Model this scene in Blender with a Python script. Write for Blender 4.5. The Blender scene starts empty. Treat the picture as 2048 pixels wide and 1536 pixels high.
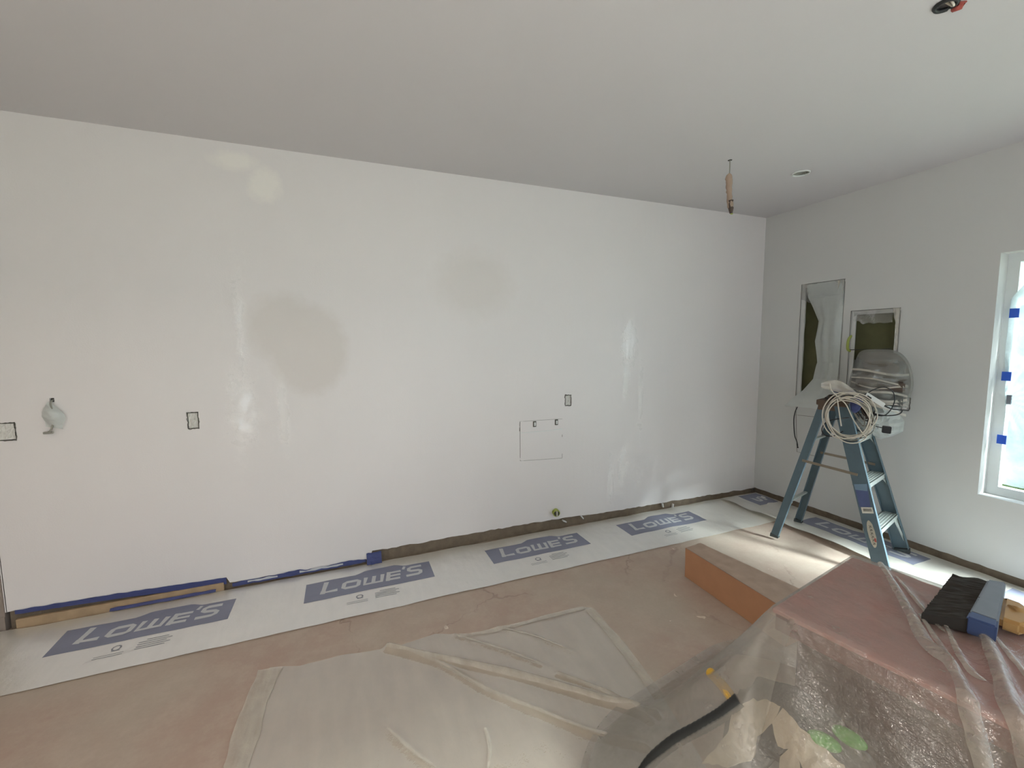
import bpy, bmesh, math, random
from mathutils import Vector, Matrix, noise as mnoise
random.seed(7)
C = bpy.context.scene.collection
S = bpy.context.scene
# ---------------------------------------------------------------- camera
cam_d = bpy.data.cameras.new('camera'); cam = bpy.data.objects.new('camera', cam_d); C.objects.link(cam)
S.camera = cam
cam_d.sensor_width = 36; cam_d.lens = 855.65/2048*36; cam_d.clip_start = .02; cam_d.clip_end = 200
RX = Vector((0.92979806, -0.36798628, -0.00785322)); UP = Vector((0.04179246, 0.08435153, 0.99555924)); FW = Vector((0.36568971, 0.92599726, -0.09380894))
cam.matrix_world = Matrix(((RX.x, UP.x, -FW.x, -3.8735), (RX.y, UP.y, -FW.y, -3.0678), (RX.z, UP.z, -FW.z, 1.5468), (0, 0, 0, 1)))
# ---------------------------------------------------------------- view and sky
S.view_settings.view_transform = 'Standard'; S.view_settings.look = 'None'; S.view_settings.gamma = 1
S.view_settings.exposure = 0.0
S.cycles.use_denoising = True
S.cycles.max_bounces = 14; S.cycles.diffuse_bounces = 8; S.cycles.transparent_max_bounces = 24
S.cycles.sample_clamp_indirect = 8
w = bpy.data.worlds.new('sky'); S.world = w; w.use_nodes = True
wt = w.node_tree; wt.nodes.clear()
wo = wt.nodes.new('ShaderNodeOutputWorld'); wb = wt.nodes.new('ShaderNodeBackground')
tc = wt.nodes.new('ShaderNodeTexCoord'); sx = wt.nodes.new('ShaderNodeSeparateXYZ'); wr = wt.nodes.new('ShaderNodeValToRGB')
wt.links.new(tc.outputs['Generated'], sx.inputs[0]); wt.links.new(sx.outputs['Z'], wr.inputs[0])
wr.color_ramp.elements[0].position = 0; wr.color_ramp.elements[0].color = (.80, .90, 1.0, 1)
wr.color_ramp.elements[1].position = 1; wr.color_ramp.elements[1].color = (.58, .76, 1.0, 1)
wt.links.new(wr.outputs[0], wb.inputs[0]); wb.inputs[1].default_value = 3.7
wt.links.new(wb.outputs[0], wo.inputs[0])
# hazy sun coming in low through the glass door in the right wall
def sun(d, e, ang, col):
    l = bpy.data.lights.new('sun', 'SUN'); l.energy = e; l.angle = ang; l.color = col
    o = bpy.data.objects.new('sun', l); C.objects.link(o)
    o.rotation_euler = Vector(d).normalized().to_track_quat('-Z', 'Y').to_euler(); o.location = (6, -8, 6)
sun((-.27, .70, -.62), 54.0, math.radians(26), (.88, .98, 1.0))
def portal(name, loc, rot, sx_, sy_):
    l = bpy.data.lights.new(name, 'AREA'); l.shape = 'RECTANGLE'; l.size = sx_; l.size_y = sy_
    l.cycles.is_portal = True
    o = bpy.data.objects.new(name, l); C.objects.link(o); o.location = loc; o.rotation_euler = rot
PI = math.pi
# two warm recessed ceiling lamps behind the camera
for lx, ly in ((-5.9, -2.9), (-4.4, -3.5)):
    l = bpy.data.lights.new('warm_recessed_lamp', 'AREA'); l.shape = 'DISK'; l.size = .16; l.energy = 17; l.color = (1.0, .84, .70); l.spread = math.radians(150)
    o = bpy.data.objects.new('warm_recessed_lamp', l); C.objects.link(o); o.location = (lx, ly, 2.735)
DOOR = (-3.95, -2.24, 0.02, 2.1)          # y0 y1 z0 z1 on the right wall
WIN1 = (-2.13, -1.64, .53, 2.09)
REAR = [(-5.62, -5.08, .10, 2.30), (-3.6, -1.5, .25, 2.0)]   # x0 x1 z0 z1 on the wall behind
portal('portal_door', (.14, sum(DOOR[:2])/2, sum(DOOR[2:])/2), (0, PI/2, 0), DOOR[3]-DOOR[2], DOOR[1]-DOOR[0])
portal('portal_window', (.14, sum(WIN1[:2])/2, sum(WIN1[2:])/2), (0, PI/2, 0), WIN1[3]-WIN1[2], WIN1[1]-WIN1[0])
for q in REAR:
    portal('portal_rear', ((q[0]+q[1])/2, -4.94, (q[2]+q[3])/2), (PI/2, 0, 0), q[1]-q[0], q[3]-q[2])

# ---------------------------------------------------------------- materials
def srgb(r, g, b):
    f = lambda c: (c/255/12.92) if c/255 <= .04045 else ((c/255+.055)/1.055)**2.4
    return (f(r), f(g), f(b), 1)
class Mat:
    def __init__(s, name):
        s.m = bpy.data.materials.new(name); s.m.use_nodes = True; s.t = s.m.node_tree
        s.t.nodes.clear(); s.out = s.n('ShaderNodeOutputMaterial'); s.co = s.n('ShaderNodeTexCoord')
    def n(s, k, **kw):
        x = s.t.nodes.new(k)
        for a, v in kw.items(): setattr(x, a, v)
        return x
    def l(s, a, b): s.t.links.new(a, b)
    def noise(s, scale, detail=3, vec=None, sc=None, rough=.5):
        v = vec or s.co.outputs['Object']
        if sc:
            mp = s.n('ShaderNodeMapping'); mp.inputs['Scale'].default_value = sc; s.l(v, mp.inputs[0]); v = mp.outputs[0]
        x = s.n('ShaderNodeTexNoise'); x.inputs['Scale'].default_value = scale; x.inputs['Detail'].default_value = detail
        x.inputs['Roughness'].default_value = rough
        s.l(v, x.inputs['Vector']); return x.outputs['Fac']
    def ramp(s, f, stops):
        r = s.n('ShaderNodeValToRGB'); e = r.color_ramp.elements
        e[0].position, e[0].color = stops[0]; e[1].position, e[1].color = stops[-1]
        for p, c in stops[1:-1]:
            q = e.new(p); q.color = c
        s.l(f, r.inputs[0]); return r.outputs['Color']
    def mix(s, f, a, b):
        x = s.n('ShaderNodeMix', data_type='RGBA')
        if isinstance(f, (int, float)): x.inputs[0].default_value = f
        else: s.l(f, x.inputs[0])
        for i, v in ((6, a), (7, b)):
            if isinstance(v, tuple): x.inputs[i].default_value = v
            else: s.l(v, x.inputs[i])
        return x.outputs[2]
    def math(s, op, a, b=None, c=None, clamp=False):
        x = s.n('ShaderNodeMath', operation=op); x.use_clamp = clamp
        for i, v in enumerate((a, b, c)):
            if v is None: continue
            if isinstance(v, (int, float)): x.inputs[i].default_value = v
            else: s.l(v, x.inputs[i])
        return x.outputs[0]
    def bump(s, h, strength=.2, dist=.01):
        b = s.n('ShaderNodeBump'); b.inputs['Strength'].default_value = strength; b.inputs['Distance'].default_value = dist
        s.l(h, b.inputs['Height']); return b.outputs[0]
    def bsdf(s, color, rough=.5, metallic=0, normal=None, spec=.5, alpha=None, **kw):
        p = s.n('ShaderNodeBsdfPrincipled'); s.p = p
        for k, v in (('Base Color', color), ('Roughness', rough), ('Metallic', metallic), ('Alpha', alpha), ('Specular IOR Level', spec)):
            if v is None: continue
            if isinstance(v, (int, float, tuple)): p.inputs[k].default_value = v
            else: s.l(v, p.inputs[k])
        if normal is not None: s.l(normal, p.inputs['Normal'])
        s.l(p.outputs[0], s.out.inputs[0]); return s.m
def simple(name, rgb, rough=.55, metallic=0, var=.12, scale=30, bump=.1, spec=.5):
    m = Mat(name); c = srgb(*rgb); d = tuple(x*(1-var) for x in c[:3])+(1,)
    f = m.noise(scale, 4)
    return m.bsdf(m.mix(f, c, d), rough, metallic, m.bump(f, bump, .002) if bump else None, spec)
def film(name, rgb, body=.5, rough=.25, scale=9, folds=.35, var=.35, gloss=.10, trans=.5):
    """thin plastic sheet: part clear, part milky, with a glossy skin"""
    m = Mat(name); c = srgb(*rgb)
    n1 = m.noise(scale, 6, rough=.65); n2 = m.noise(scale*4, 3, sc=(1, .35, 1)); n3 = m.noise(scale*1.5, 4, sc=(2.2, .45, .8))
    h = m.math('ADD', m.math('MULTIPLY', n1, .8), m.math('MULTIPLY', n2, .25))
    nb = m.bump(h, folds, .02)
    di = m.n('ShaderNodeBsdfDiffuse'); di.inputs[0].default_value = c; m.l(nb, di.inputs['Normal'])
    tr = m.n('ShaderNodeBsdfTranslucent'); tr.inputs[0].default_value = c
    a = m.n('ShaderNodeMixShader'); a.inputs[0].default_value = trans; m.l(di.outputs[0], a.inputs[1]); m.l(tr.outputs[0], a.inputs[2])
    cl = m.n('ShaderNodeBsdfTransparent')
    b = m.n('ShaderNodeMixShader')
    f = m.math('ADD', m.math('MULTIPLY', m.math('SUBTRACT', m.math('MULTIPLY', m.math('ADD', n1, n3), .5), .5), var*3), body, clamp=True)
    m.l(f, b.inputs[0]); m.l(cl.outputs[0], b.inputs[1]); m.l(a.outputs[0], b.inputs[2])
    gl = m.n('ShaderNodeBsdfGlossy'); gl.inputs['Roughness'].default_value = rough; m.l(nb, gl.inputs['Normal'])
    gl.inputs[0].default_value = (.9, .95, 1, 1)
    lw = m.n('ShaderNodeLayerWeight'); lw.inputs[0].default_value = .35; m.l(nb, lw.inputs['Normal'])
    g = m.n('ShaderNodeMixShader'); m.l(m.math('ADD', m.math('MULTIPLY', lw.outputs['Fresnel'], gloss*2), gloss*.4, clamp=True), g.inputs[0])
    m.l(b.outputs[0], g.inputs[1]); m.l(gl.outputs[0], g.inputs[2]); m.l(g.outputs[0], m.out.inputs[0])
    return m.m

def wall_mat():
    m = Mat('fresh_wall_paint')
    co = m.co.outputs['Object']; sp = m.n('ShaderNodeSeparateXYZ'); m.l(co, sp.inputs[0])
    X, Z = sp.outputs['X'], sp.outputs['Z']
    wob = m.math('MULTIPLY', m.math('SUBTRACT', m.noise(13, 6, rough=.7), .5), 3.4)
    def blob(cx, cz, rx, rz, edge=.45, wv=1.0):
        dx = m.math('DIVIDE', m.math('SUBTRACT', X, cx), rx); dz = m.math('DIVIDE', m.math('SUBTRACT', Z, cz), rz)
        d = m.math('SQRT', m.math('ADD', m.math('MULTIPLY', dx, dx), m.math('MULTIPLY', dz, dz)))
        d = m.math('ADD', d, m.math('MULTIPLY', wob, wv))
        return m.math('DIVIDE', m.math('SUBTRACT', 1.0, d), edge, clamp=True)
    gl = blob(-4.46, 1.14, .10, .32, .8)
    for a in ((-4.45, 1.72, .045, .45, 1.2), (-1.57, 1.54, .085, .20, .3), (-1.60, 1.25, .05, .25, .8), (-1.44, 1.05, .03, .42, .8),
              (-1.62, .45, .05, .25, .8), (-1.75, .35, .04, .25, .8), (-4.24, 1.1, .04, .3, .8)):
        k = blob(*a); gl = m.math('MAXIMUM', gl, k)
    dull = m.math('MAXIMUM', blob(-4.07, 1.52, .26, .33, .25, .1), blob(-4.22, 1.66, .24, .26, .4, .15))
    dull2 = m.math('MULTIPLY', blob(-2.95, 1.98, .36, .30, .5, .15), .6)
    pale = m.math('MAXIMUM', blob(-4.27, 2.52, .11, .13, .5, .3), blob(-4.42, 2.64, .16, .07, .6, .3))  # highlight high on the wall, put into the base colour as paler blobs
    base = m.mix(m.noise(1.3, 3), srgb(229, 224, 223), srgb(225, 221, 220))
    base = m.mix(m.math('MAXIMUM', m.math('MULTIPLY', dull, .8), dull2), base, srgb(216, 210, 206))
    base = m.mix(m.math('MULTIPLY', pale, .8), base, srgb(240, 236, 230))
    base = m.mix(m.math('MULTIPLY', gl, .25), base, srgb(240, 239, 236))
    r = m.math('SUBTRACT', .42, m.math('MULTIPLY', gl, .32))
    r = m.math('ADD', r, m.math('MULTIPLY', dull, .2))
    h = m.math('ADD', m.noise(3.0, 3, sc=(1.6, 1, .35)), m.math('MULTIPLY', m.noise(120, 2), .12))
    hb = m.math('ADD', h, m.math('MULTIPLY', m.noise(14, 4, sc=(1, 1, .8)), m.math('MULTIPLY', gl, .3)))
    m.bsdf(base, r, 0, m.bump(hb, .25, .02), m.math('ADD', .5, m.math('MULTIPLY', gl, .5)))
    return m.m
def floor_mat():
    m = Mat('dusty_slab')
    n1 = m.noise(1.1, 5, rough=.6); n2 = m.noise(7, 6, rough=.7)
    base = m.mix(m.ramp(n1, [(.38, (0, 0, 0, 1)), (.62, (1, 1, 1, 1))]), srgb(182, 170, 156), srgb(178, 156, 143))
    base = m.mix(m.ramp(n2, [(.45, (0, 0, 0, 1)), (.8, (.7, .7, .7, 1))]), base, srgb(196, 183, 168))
    v = m.n('ShaderNodeTexVoronoi'); v.inputs['Scale'].default_value = 7.0; v.inputs['Randomness'].default_value = 1
    mp = m.n('ShaderNodeMapping'); m.l(m.co.outputs['Object'], mp.inputs[0])
    no = m.n('ShaderNodeTexNoise'); no.inputs['Scale'].default_value = 14; m.l(m.co.outputs['Object'], no.inputs[0])
    ad = m.n('ShaderNodeVectorMath', operation='MULTIPLY_ADD'); m.l(no.outputs['Color'], ad.inputs[0]); ad.inputs[1].default_value = (.12, .12, 0); m.l(m.co.outputs['Object'], ad.inputs[2])
    m.l(ad.outputs[0], v.inputs['Vector'])
    wh = m.n('ShaderNodeTexWhiteNoise'); m.l(v.outputs['Position'], wh.inputs['Vector'])
    rad = m.math('MULTIPLY', m.math('POWER', wh.outputs['Value'], 5), .22)
    spot = m.math('MULTIPLY', m.math('SUBTRACT', rad, v.outputs['Distance']), 60, clamp=True)
    base = m.mix(m.math('MULTIPLY', spot, .75), base, srgb(232, 222, 208))
    w2 = m.n('ShaderNodeTexVoronoi', feature='DISTANCE_TO_EDGE'); w2.inputs['Scale'].default_value = .75; m.l(ad.outputs[0], w2.inputs['Vector'])
    cr = m.math('MULTIPLY', m.math('SUBTRACT', .006, w2.outputs['Distance']), 220, clamp=True)
    cr = m.math('MULTIPLY', cr, m.ramp(n1, [(.46, (0, 0, 0, 1)), (.56, (1, 1, 1, 1))]))
    base = m.mix(m.math('MULTIPLY', cr, .3), base, srgb(120, 92, 78))
    fine = m.noise(60, 3)
    base = m.mix(m.math('MULTIPLY', fine, .25), base, srgb(150, 135, 120))
    m.bsdf(base, .62, 0, m.bump(m.math('SUBTRACT', n2, cr), .3, .008), .35)
    return m.m
M = {}
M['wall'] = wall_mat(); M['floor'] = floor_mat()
M['wall2'] = simple('flat_wall_paint', (205, 205, 203), .6, var=.04, scale=2, bump=.03)
M['ceil'] = simple('ceiling_paint', (199, 196, 198), .75, var=.04, scale=1.5, bump=.03)
M['gap'] = simple('bare_sill_concrete', (135, 120, 102), .9, var=.55, scale=22, bump=.6)
M['osb'] = simple('tan_sill_board', (186, 160, 128), .85, var=.45, scale=16, bump=.5)
M['tape'] = simple('blue_painters_tape', (66, 75, 128), .55, var=.3, scale=25)
M['paint_smear'] = simple('dried_paint_smear', (190, 192, 198), .5, var=.1, scale=40)
M['dark'] = simple('dark_cavity', (70, 68, 62), .9, var=.4, scale=40)
M['gapline'] = simple('shadowed_joint_compound', (110, 106, 98), .9, var=.3, scale=60)
M['olive'] = simple('olive_insulation', (100, 98, 68), .95, var=.35, scale=14, bump=.5)
M['lime'] = simple('yellow_green_cable_jacket', (170, 180, 90), .5)
M['brown_post'] = simple('grey_brown_post', (150, 137, 128), .8)
M['white_pl'] = simple('white_plastic', (225, 228, 226), .35, var=.04)
M['vinyl'] = simple('white_vinyl_frame', (222, 226, 226), .4, var=.04)
M['black'] = simple('black_rubber', (34, 34, 36), .5, var=.2)
M['cable_w'] = simple('white_cable_jacket', (214, 205, 190), .4, var=.1)
M['cable_g'] = simple('grey_cable_jacket', (150, 148, 138), .45, var=.15)
M['cable_br'] = simple('brown_cable_jacket', (84, 66, 54), .6, var=.4, scale=60)
M['fibre'] = simple('blue_fibreglass', (90, 110, 120), .5, var=.25, scale=18, bump=.15)
M['alu'] = simple('worn_aluminium', (196, 204, 200), .42, .55, var=.25, scale=22, bump=.15)
M['steel'] = simple('dull_spreader_steel', (150, 138, 122), .5, .4, var=.3)
M['cap'] = simple('brown_dusty_ladder_cap', (98, 80, 66), .7, var=.3)
M['rubber'] = simple('grey_ladder_foot_rubber', (70, 76, 76), .8)
M['label_blue'] = simple('faded_blue_label', (84, 96, 138), .45, var=.3, scale=14)
M['label_sky'] = simple('faded_pale_blue_label', (120, 146, 168), .45, var=.25, scale=14)
M['label_white'] = simple('white_label', (214, 212, 200), .5, var=.1)
M['label_worn'] = simple('scuffed_white_label', (190, 186, 170), .6, var=.3, scale=40)
M['ink'] = simple('black_ink', (30, 32, 34), .6)
M['redink'] = simple('red_ink', (170, 80, 70), .6)
M['card'] = simple('brown_cardboard', (202, 152, 116), .85, var=.15, scale=12)
M['cardtop'] = simple('dusty_cardboard', (182, 158, 140), .9, var=.35, scale=16, bump=.3)
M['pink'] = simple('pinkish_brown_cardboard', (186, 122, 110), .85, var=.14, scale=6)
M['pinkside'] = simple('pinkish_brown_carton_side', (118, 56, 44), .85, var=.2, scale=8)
M['brick'] = simple('dark_brown_cardboard', (98, 54, 42), .9, var=.75, scale=9)
M['pad'] = simple('dark_packed_stuff', (104, 96, 88), .8, var=.45, scale=8, bump=.5)
M['greybag'] = simple('grey_canvas', (112, 112, 108), .85, var=.85, scale=12, bump=.5)
M['bristle'] = simple('dark_bristles', (50, 45, 39), .85, var=.6, scale=50, bump=.6)
M['greytape'] = simple('grey_duct_tape', (122, 128, 138), .5, var=.2)
M['bluemetal'] = simple('blue_brush_ferrule', (62, 80, 122), .45, var=.2)
M['wood'] = simple('varnished_yellow_wood', (186, 146, 92), .45, var=.3, scale=12)
M['yellow'] = simple('yellow_plastic', (226, 178, 40), .5, var=.15)
M['green'] = simple('green_plastic', (92, 178, 62), .5, var=.15)
M['paper'] = simple('crumpled_masking_paper', (206, 192, 170), .85, var=.12, scale=10, bump=.3)
M['hose'] = simple('black_ribbed_hose', (44, 46, 46), .6, var=.3)
M['logo'] = simple('faded_blue_print', (134, 138, 158), .5, var=.18, scale=7, bump=0)
M['letter'] = simple('white_print', (202, 204, 206), .5, var=.06, scale=8, bump=0)
M['print'] = simple('grey_blue_small_print', (146, 150, 158), .5, var=.1, bump=0)
M['grass'] = simple('grass', (120, 128, 104), .9, var=.5, scale=6, bump=.4)
M['leaf'] = simple('hedge_leaves', (104, 128, 84), .8, var=.6, scale=9, bump=.6)
M['board'] = film('floor_protection_film', (236, 230, 218), .93, .32, scale=7, folds=.3, var=.12, gloss=.20, trans=.05)
M['sheet'] = film('milky_plastic_sheet', (206, 194, 175), .50, .30, scale=4, folds=.35, var=.16, gloss=.10, trans=.05)
M['sheet2'] = film('folded_plastic_layers', (218, 209, 194), .55, .25, scale=10, folds=.5, var=.2, gloss=.14, trans=.1)
M['dfold'] = film('drop_sheet_folds', (206, 198, 186), .42, .16, scale=14, folds=.7, var=.35, gloss=.16, trans=.2)
M['veil'] = film('thin_doubled_film', (196, 190, 178), .24, .2, scale=7, folds=.8, var=.14, gloss=.08, trans=.2)
M['drape'] = film('clear_drop_sheet', (192, 184, 174), .37, .14, scale=8, folds=.9, var=.26, gloss=.17, trans=.25)
M['wrap'] = film('clear_wrap', (186, 182, 172), .34, .2, scale=9, folds=.6, var=.22, gloss=.12, trans=.3)
M['bagw'] = film('white_plastic_bag', (224, 228, 225), .88, .3, scale=8, folds=.5, var=.12, gloss=.1, trans=.4)
M['winfilm'] = film('window_masking_film', (206, 220, 222), .80, .3, scale=9, folds=.8, var=.45, gloss=.1, trans=.42)
M['tapelit'] = film('translucent_blue_tape', (70, 116, 205), .95, .4, scale=30, folds=.2, var=.1, gloss=.05, trans=.45)
def glass():
    m = Mat('window_glass'); t = m.n('ShaderNodeBsdfTransparent'); t.inputs[0].default_value = (.93, .96, .95, 1)
    g = m.n('ShaderNodeBsdfGlossy'); g.inputs['Roughness'].default_value = .02
    x = m.n('ShaderNodeMixShader'); x.inputs[0].default_value = .06; m.l(t.outputs[0], x.inputs[1]); m.l(g.outputs[0], x.inputs[2]); m.l(x.outputs[0], m.out.inputs[0]); return m.m
M['glass'] = glass()
M['coverw'] = simple('crumpled_white_film', (214, 212, 206), .35, var=.12, scale=25)

# ---------------------------------------------------------------- mesh helpers
WL = {}      # where each thing's Empty stands, so that parts can be modelled in room coordinates
def obj(name, bm, mat, parent=None, smooth=False):
    me = bpy.data.meshes.new(name); bmesh.ops.recalc_face_normals(bm, faces=bm.faces) if not getattr(bm, 'keepn', 0) else None
    bm.to_mesh(me); bm.free()
    if smooth:
        for p in me.polygons: p.use_smooth = True
    for mm in (mat if isinstance(mat, list) else [mat]): me.materials.append(M[mm])
    o = bpy.data.objects.new(name, me); C.objects.link(o)
    if parent:
        o.parent = parent; q = WL.get(parent.name)
        if q: o.matrix_parent_inverse = Matrix.Translation((-q[0], -q[1], -q[2]))
    return o
def tag(o, label, cat, group=None, kind=None):
    o['label'] = label; o['category'] = cat
    if group: o['group'] = group
    if kind: o['kind'] = kind
    return o
def struct(o): o['kind'] = 'structure'; return o
def thing(name, label, cat, loc=(0, 0, 0), group=None, rz=0):
    o = bpy.data.objects.new(name, None); C.objects.link(o); o.location = loc; o.rotation_euler = (0, 0, rz)
    o.empty_display_size = .05; WL[o.name] = tuple(loc)
    return tag(o, label, cat, group)
def BM(): return bmesh.new()
def box(bm, a, b, mat=None, bev=0):
    c = [(x+y)/2 for x, y in zip(a, b)]; s = [abs(y-x) for x, y in zip(a, b)]
    M4 = Matrix.Translation(c) @ Matrix.Diagonal((*s, 1))
    if mat: M4 = mat @ M4
    r = bmesh.ops.create_cube(bm, size=1, matrix=M4)
    if bev:
        es = {e for v in r['verts'] for e in v.link_edges}
        bmesh.ops.bevel(bm, geom=list(es), offset=bev, segments=2, affect='EDGES', profile=.5)
def frame_of(d, up=Vector((0, 0, 1))):
    d = d.normalized()
    if abs(d.dot(up)) > .98: up = Vector((0, 1, 0))
    x = d.cross(up).normalized(); return x, x.cross(d).normalized()
def tube(bm, pts, r, seg=8, closed=False, cap=True):
    pts = [Vector(p) for p in pts]; n = len(pts); rings = []; px = None
    for i, p in enumerate(pts):
        a = pts[i-1] if (i or closed) else p; b = pts[(i+1) % n] if (i < n-1 or closed) else p
        d = (b-a).normalized()
        if px is None: x, y = frame_of(d)
        else:
            x = (px-d*px.dot(d)).normalized(); y = d.cross(x)
        px = x; rr = r[i] if isinstance(r, (list, tuple)) else r
        rings.append([bm.verts.new(p+rr*(x*math.cos(t*2*PI/seg)+y*math.sin(t*2*PI/seg))) for t in range(seg)])
    for i in range(n if closed else n-1):
        A, B = rings[i], rings[(i+1) % n]
        for t in range(seg): bm.faces.new((A[t], A[(t+1) % seg], B[(t+1) % seg], B[t]))
    if cap and not closed: bm.faces.new(rings[0][::-1]); bm.faces.new(rings[-1])
def smooth_pts(pts, k=6, closed=False):
    pts = [Vector(p) for p in pts]; n = len(pts); out = []
    for i in range(n if closed else n-1):
        g = (lambda j: pts[j % n]) if closed else (lambda j: pts[max(0, min(n-1, j))])
        p0, p1, p2, p3 = g(i-1), g(i), g(i+1), g(i+2)
        for j in range(k):
            t = j/k
            out.append(.5*((2*p1)+(p2-p0)*t+(2*p0-5*p1+4*p2-p3)*t*t+(3*p1-p0-3*p2+p3)*t**3))
    if not closed: out.append(pts[-1])
    return out
def beam(bm, a, b, w, h, up=Vector((0, 0, 1)), bev=0):
    a, b = Vector(a), Vector(b); x, y = frame_of(b-a, up); z = (b-a).normalized()
    R = Matrix((x, y, z)).transposed().to_4x4(); R.translation = (a+b)/2
    L = (b-a).length
    box(bm, (-w/2, -h/2, -L/2), (w/2, h/2, L/2), R, bev)
def prism(bm, poly, z0, z1, f=lambda u, v, w: (u, v, w)):
    A = [bm.verts.new(f(u, v, z0)) for u, v in poly]; B = [bm.verts.new(f(u, v, z1)) for u, v in poly]
    bm.faces.new(A[::-1]); bm.faces.new(B); n = len(poly)
    for i in range(n): bm.faces.new((A[i], A[(i+1) % n], B[(i+1) % n], B[i]))
def grid(bm, nu, nv, f):
    vs = [[bm.verts.new(f(i/nu, j/nv)) for j in range(nv+1)] for i in range(nu+1)]
    for i in range(nu):
        for j in range(nv): bm.faces.new((vs[i][j], vs[i+1][j], vs[i+1][j+1], vs[i][j+1]))
    return vs
def nz(x, y, z=0, s=1): return mnoise.noise(Vector((x*s, y*s, z*s)))
def ico(bm, c, r, sub=2, M4=None):
    return bmesh.ops.create_icosphere(bm, subdivisions=sub, radius=1, matrix=Matrix.Translation(c) @ (M4 or Matrix()) @ Matrix.Diagonal((r[0], r[1], r[2], 1)))['verts']

# a wall sheet with rectangular holes; P maps (u, z, depth) to the room
def holed(bm, us, zs, holes, P, depth):
    U = sorted(set([*us]+[h[0] for h in holes]+[h[1] for h in holes])); Z = sorted(set([*zs]+[h[2] for h in holes]+[h[3] for h in holes]))
    V = {}
    def v(u, z, d=0):
        k = (round(u, 5), round(z, 5), d)
        if k not in V: V[k] = bm.verts.new(P(u, z, d))
        return V[k]
    ins = lambda u, z: any(h[0] < u < h[1] and h[2] < z < h[3] for h in holes)
    for i in range(len(U)-1):
        for j in range(len(Z)-1):
            if ins((U[i]+U[i+1])/2, (Z[j]+Z[j+1])/2): continue
            bm.faces.new((v(U[i], Z[j]), v(U[i+1], Z[j]), v(U[i+1], Z[j+1]), v(U[i], Z[j+1])))
    for (a, b, c, d, *q) in holes:
        D = q[0] if q else depth
        for (p, r) in (((a, c), (b, c)), ((b, c), (b, d)), ((b, d), (a, d)), ((a, d), (a, c))):
            bm.faces.new([bm.verts.new(P(*p, 0)), bm.verts.new(P(*r, 0)), bm.verts.new(P(*r, D)), bm.verts.new(P(*p, D))])

# ---------------------------------------------------------------- room shell
H = 2.74; XL = -8.0; YR = -4.8
bm = BM(); box(bm, (XL, YR, -.1), (.3, .3, 0)); struct(obj('floor', bm, 'floor'))
bm = BM()
ceil_holes = [(-.835, -.735, -.93, -.83, .10), (-1.856, -1.788, -2.146, -2.078, .05)]
holed(bm, [XL, .3], [YR, .3], ceil_holes, lambda u, z, d: (u, z, H+d), .05); box(bm, (XL, YR, H+.12), (.3, .3, H+.2))
struct(obj('ceiling', bm, 'ceil'))
# main wall: drywall sheet whose ragged bottom edge stops short of the slab
boxes = [(-5.585, -5.512, 1.055, 1.150), (-4.752, -4.697, 1.052, 1.152), (-2.197, -2.142, 1.036, 1.126)]
PW = lambda u, z, d: (u, d, z)
bm = BM(); holed(bm, [-5.635, 0], [.13, H], boxes+[(-5.362, -5.343, 1.25, 1.272)], PW, .05)
prof = [(-5.635, .112), (-5.17, .106), (-4.615, .086), (-4.598, .05), (-4.2, .042), (-3.755, .042), (-3.735, .092), (-3.175, .094), (-2.333, .092), (-2.05, .085), (-1.95, .074), (-1.31, .068), (-.6, .06), (0, .050)]
xs = sorted(set([-5.635+i*.0313 for i in range(181) if -5.635+i*.0313 < 0]+[p[0] for p in prof])); prev = None
def pz(x):
    for (a, za), (b, zb) in zip(prof, prof[1:]):
        if a <= x <= b: return za+(zb-za)*(x-a)/(b-a)
    return .05
for x in xs:
    z = pz(x)+.010*nz(x, 3, s=9)+.006*nz(x, 8, s=31)
    q = [bm.verts.new((x, 0, .13)), bm.verts.new((x, 0, z)), bm.verts.new((x, .014, z))]
    if prev:
        for k in (0, 1): bm.faces.new((prev[k], q[k], q[k+1], prev[k+1]))
    prev = q
box(bm, (-5.635, .06, .0), (.3, .16, H)); box(bm, (-5.64, .0, .11), (-5.632, .014, H))
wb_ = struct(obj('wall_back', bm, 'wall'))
bm = BM(); grid(bm, 220, 3, lambda s, t: (-5.63+5.63*s, .016+.012*nz(s*5.6, t*3, s=9), .13*t)); struct(obj('trim_1', bm, 'gap'))
bm = BM(); box(bm, (-7.0, .005, 0), (-5.645, .16, H)); box(bm, (-5.66, -.0, 0), (-5.645, .03, .085)); struct(obj('trim_2', bm, 'brown_post'))
bm = BM(); box(bm, (XL, .16, 0), (-5.6, .3, H)); struct(obj('wall_corner', bm, 'wall2'))
# right wall
PR = lambda u, z, d: (d, u, z)
rp = [(-.745, -.385, 1.03, 2.055), (-1.140, -.805, 1.06, 1.79)]
outlet = (-1.240, -1.187, 1.03, 1.128)
bm = BM()
holed(bm, [YR, 0], [.12, H], [WIN1[:4]+(.16,), DOOR[:2]+(.12, DOOR[3], .16), rp[0]+(.1,), rp[1]+(.1,), outlet+(.05,)], PR, .05)
ys = [-i*.04 for i in range(56)]+[-2.23]
prev = None
for y in ys:
    z = .062+.012*nz(y, 2, s=7)+.005*nz(y, 5, s=30)
    q = [bm.verts.new((0, y, .12)), bm.verts.new((0, y, z)), bm.verts.new((.014, y, z))]
    if prev:
        for k in (0, 1): bm.faces.new((prev[k], q[k], q[k+1], prev[k+1]))
    prev = q
for (y0, y1) in ((WIN1[1], .3), (DOOR[1], WIN1[0]), (YR, DOOR[0])): box(bm, (.16, y0, 0), (.3, y1, H))
for q in (WIN1, ): box(bm, (.16, q[0], 0), (.3, q[1], q[2])); box(bm, (.16, q[0], q[3]), (.3, q[1], H))
box(bm, (.16, DOOR[0], DOOR[3]), (.3, DOOR[1], H)); box(bm, (0, YR, 0), (.02, DOOR[0], .125))
struct(obj('wall_right', bm, 'wall2'))
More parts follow.
